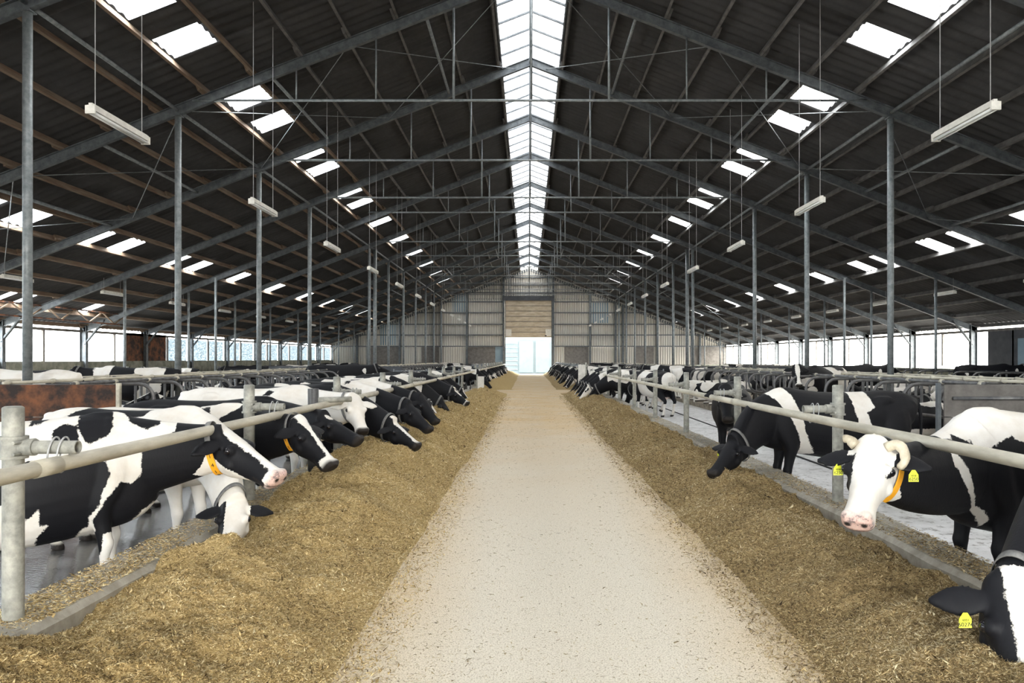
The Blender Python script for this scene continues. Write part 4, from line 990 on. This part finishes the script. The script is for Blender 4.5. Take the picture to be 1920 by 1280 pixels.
def heap(s, ya, yb, lab, name='feed_heap'):
    ysl = []; y = ya
    while y < yb: ysl.append(y); y += .016 if y < 7 else (.026 if y < 11 else (.05 if y < 18 else .12))
    ysl.append(yb); xe, xc = EDGE[s]; xs = np.linspace(xe+(.25 if s < 0 else -.25), xc, 92)
    Y, X = np.meshgrid(np.array(ysl), xs, indexing='ij'); yy = Y if ya < 36 else Y-(ya-14)
    H = feed_h(s, X, yy if ya < 36 else 12+(Y-ya)*.5); n, m_ = X.shape
    if ya > 36: H = .004+H*.95*np.clip((Y-ya)/1.6, 0, 1)**.7
    vs = np.stack([X, Y, H], -1).reshape(-1, 3); idx = np.arange(n*m_).reshape(n, m_)
    a = idx[:-1, :-1].ravel(); b_ = idx[:-1, 1:].ravel(); c = idx[1:, 1:].ravel(); d = idx[1:, :-1].ravel()
    fs = np.stack([a, b_, c, d] if s > 0 else [a, d, c, b_], 1)
    me = bpy.data.meshes.new(name); me.vertices.add(len(vs)); me.vertices.foreach_set('co', vs.ravel()); me.loops.add(fs.size); me.polygons.add(len(fs))
    me.loops.foreach_set('vertex_index', fs.ravel()); me.polygons.foreach_set('loop_start', np.arange(0, fs.size, 4)); me.polygons.foreach_set('use_smooth', np.ones(len(fs), bool))
    me.update(calc_edges=True); me.materials.append(M['feed_l'] if s < 0 else M['feed_r']); o = bpy.data.objects.new(name, me); C.objects.link(o); tag(o, lab, 'feed', kind='stuff')
heap(-1, 1.0, 34.4, 'long golden heap of chopped feed along the left curb'); heap(1, 1.0, 34.4, 'long brown heap of chopped feed along the right curb')
heap(-1, 38.4, 79, 'far heap of feed on the left beyond the cross passage'); heap(1, 38.4, 79, 'far heap of feed on the right beyond the cross passage')
def strands(name, P, L, Wd, mat, lab, cat, tilt=.35, tone=None):
    n = len(P); az = rng.random(n)*2*PI; el = rng.normal(0, tilt, n); d = np.stack([np.cos(az)*np.cos(el), np.sin(az)*np.cos(el), np.sin(el)], 1)
    sd = np.stack([-np.sin(az), np.cos(az), np.zeros(n)], 1); up = np.cross(d, sd); up *= np.sign(up[:, 2:3]+1e-9)
    L = L[:, None]; Wd = Wd[:, None]; Pm = P+up*Wd*.6
    bend = sd*L*rng.normal(0, .12, n)[:, None]
    v = np.stack([P-d*L/2+up*Wd*.3, P+d*L/2+up*Wd*.3, Pm+bend+sd*Wd, Pm+bend-sd*Wd+up*Wd*.7], 1).reshape(-1, 3)
    base = np.arange(n)[:, None]*4; tri = np.array([0, 2, 3, 1, 3, 2, 0, 3, 1, 0, 1, 2]); fs = (base+tri[None, :]).ravel()
    me = bpy.data.meshes.new(name); me.vertices.add(len(v)); me.vertices.foreach_set('co', v.ravel()); me.loops.add(len(fs)); me.polygons.add(len(fs)//3)
    me.loops.foreach_set('vertex_index', fs); me.polygons.foreach_set('loop_start', np.arange(0, len(fs), 3)); me.update(calc_edges=True); me.materials.append(mat)
    t_ = rng.random(n) if tone is None else tone; a = me.attributes.new('tone', 'FLOAT', 'POINT'); a.data.foreach_set('value', np.repeat(t_, 4).astype(np.float32))
    o = bpy.data.objects.new(name, me); C.objects.link(o); tag(o, lab, cat, kind='stuff'); return o
def ydist(n, ya, yb, p=1.7):
    u = rng.random(n); e = 1-p; return (ya**e+u*(yb**e-ya**e))**(1/e)
for s in (-1, 1):
    n = 210000; y = ydist(n, 2.6, 32); xe, xc = EDGE[s]; x = xe+(xc-xe)*(-.22+1.22*rng.random(n)**.9); z = np.maximum(feed_h(s, x, y), .001); keep = (z > .004) | (rng.random(n) < .5*np.clip(1-np.abs(x-xe)/.4, 0, 1)); x, y, z = x[keep], y[keep], z[keep]; n = len(x)
    scl = np.clip(y/6, .8, 3.2); L = rng.gamma(3, .008, n)*scl**.7+.008; W_ = rng.uniform(.0010, .0027, n)*scl**.8
    tone = np.clip(rng.random(n)*.9+.25*vn(x, y, 2.2, 31), 0, 1)
    strands('loose_feed', np.stack([x, y, z+.002], 1), L, W_, M['straw_l'] if s < 0 else M['straw_r'], 'loose strands of chopped straw and maize over the %s feed heap' % side_w(s), 'straw', .4, tone)
    n = 15000; y = ydist(n, 2.6, 20, 2.1); x = (rng.uniform(-2.95, -2.6, n) if s < 0 else rng.uniform(2.86, 3.2, n)); 
    keep = vn(x, y, 1.6, 41)+rng.random(n)*.5+.4*(y < 4.6) > .1; x, y = x[keep], y[keep]; n = len(x)
    strands('curb_crumbs', np.stack([x, y, np.full(n, .203)], 1), rng.gamma(3, .008, n)+.008, rng.uniform(.001, .003, n)*1.4, M['straw_l'] if s < 0 else M['straw_r'], 'feed crumbs lying on top of the %s curb' % side_w(s), 'straw', .25)
n = 60000; y = ydist(n, 3.2, 34, 1.9); x = rng.uniform(-1.3, 1.85, n); w_ = np.abs(x-.27)/1.4; keep = rng.random(n) < .10+.95*w_**2.6+.4*np.maximum(vn(x, y, .9, 51), 0); x, y = x[keep], y[keep]; n = len(x)
scl = np.clip(y/6, .8, 3)
strands('floor_crumbs', np.stack([x, y, np.full(n, .001)], 1), (rng.gamma(2.5, .006, n)+.004)*scl**.6, rng.uniform(.0007, .002, n)*scl**.8, M['crumb'], 'thin scatter of crumbs and chaff over the pale feed aisle floor', 'crumbs', .08)
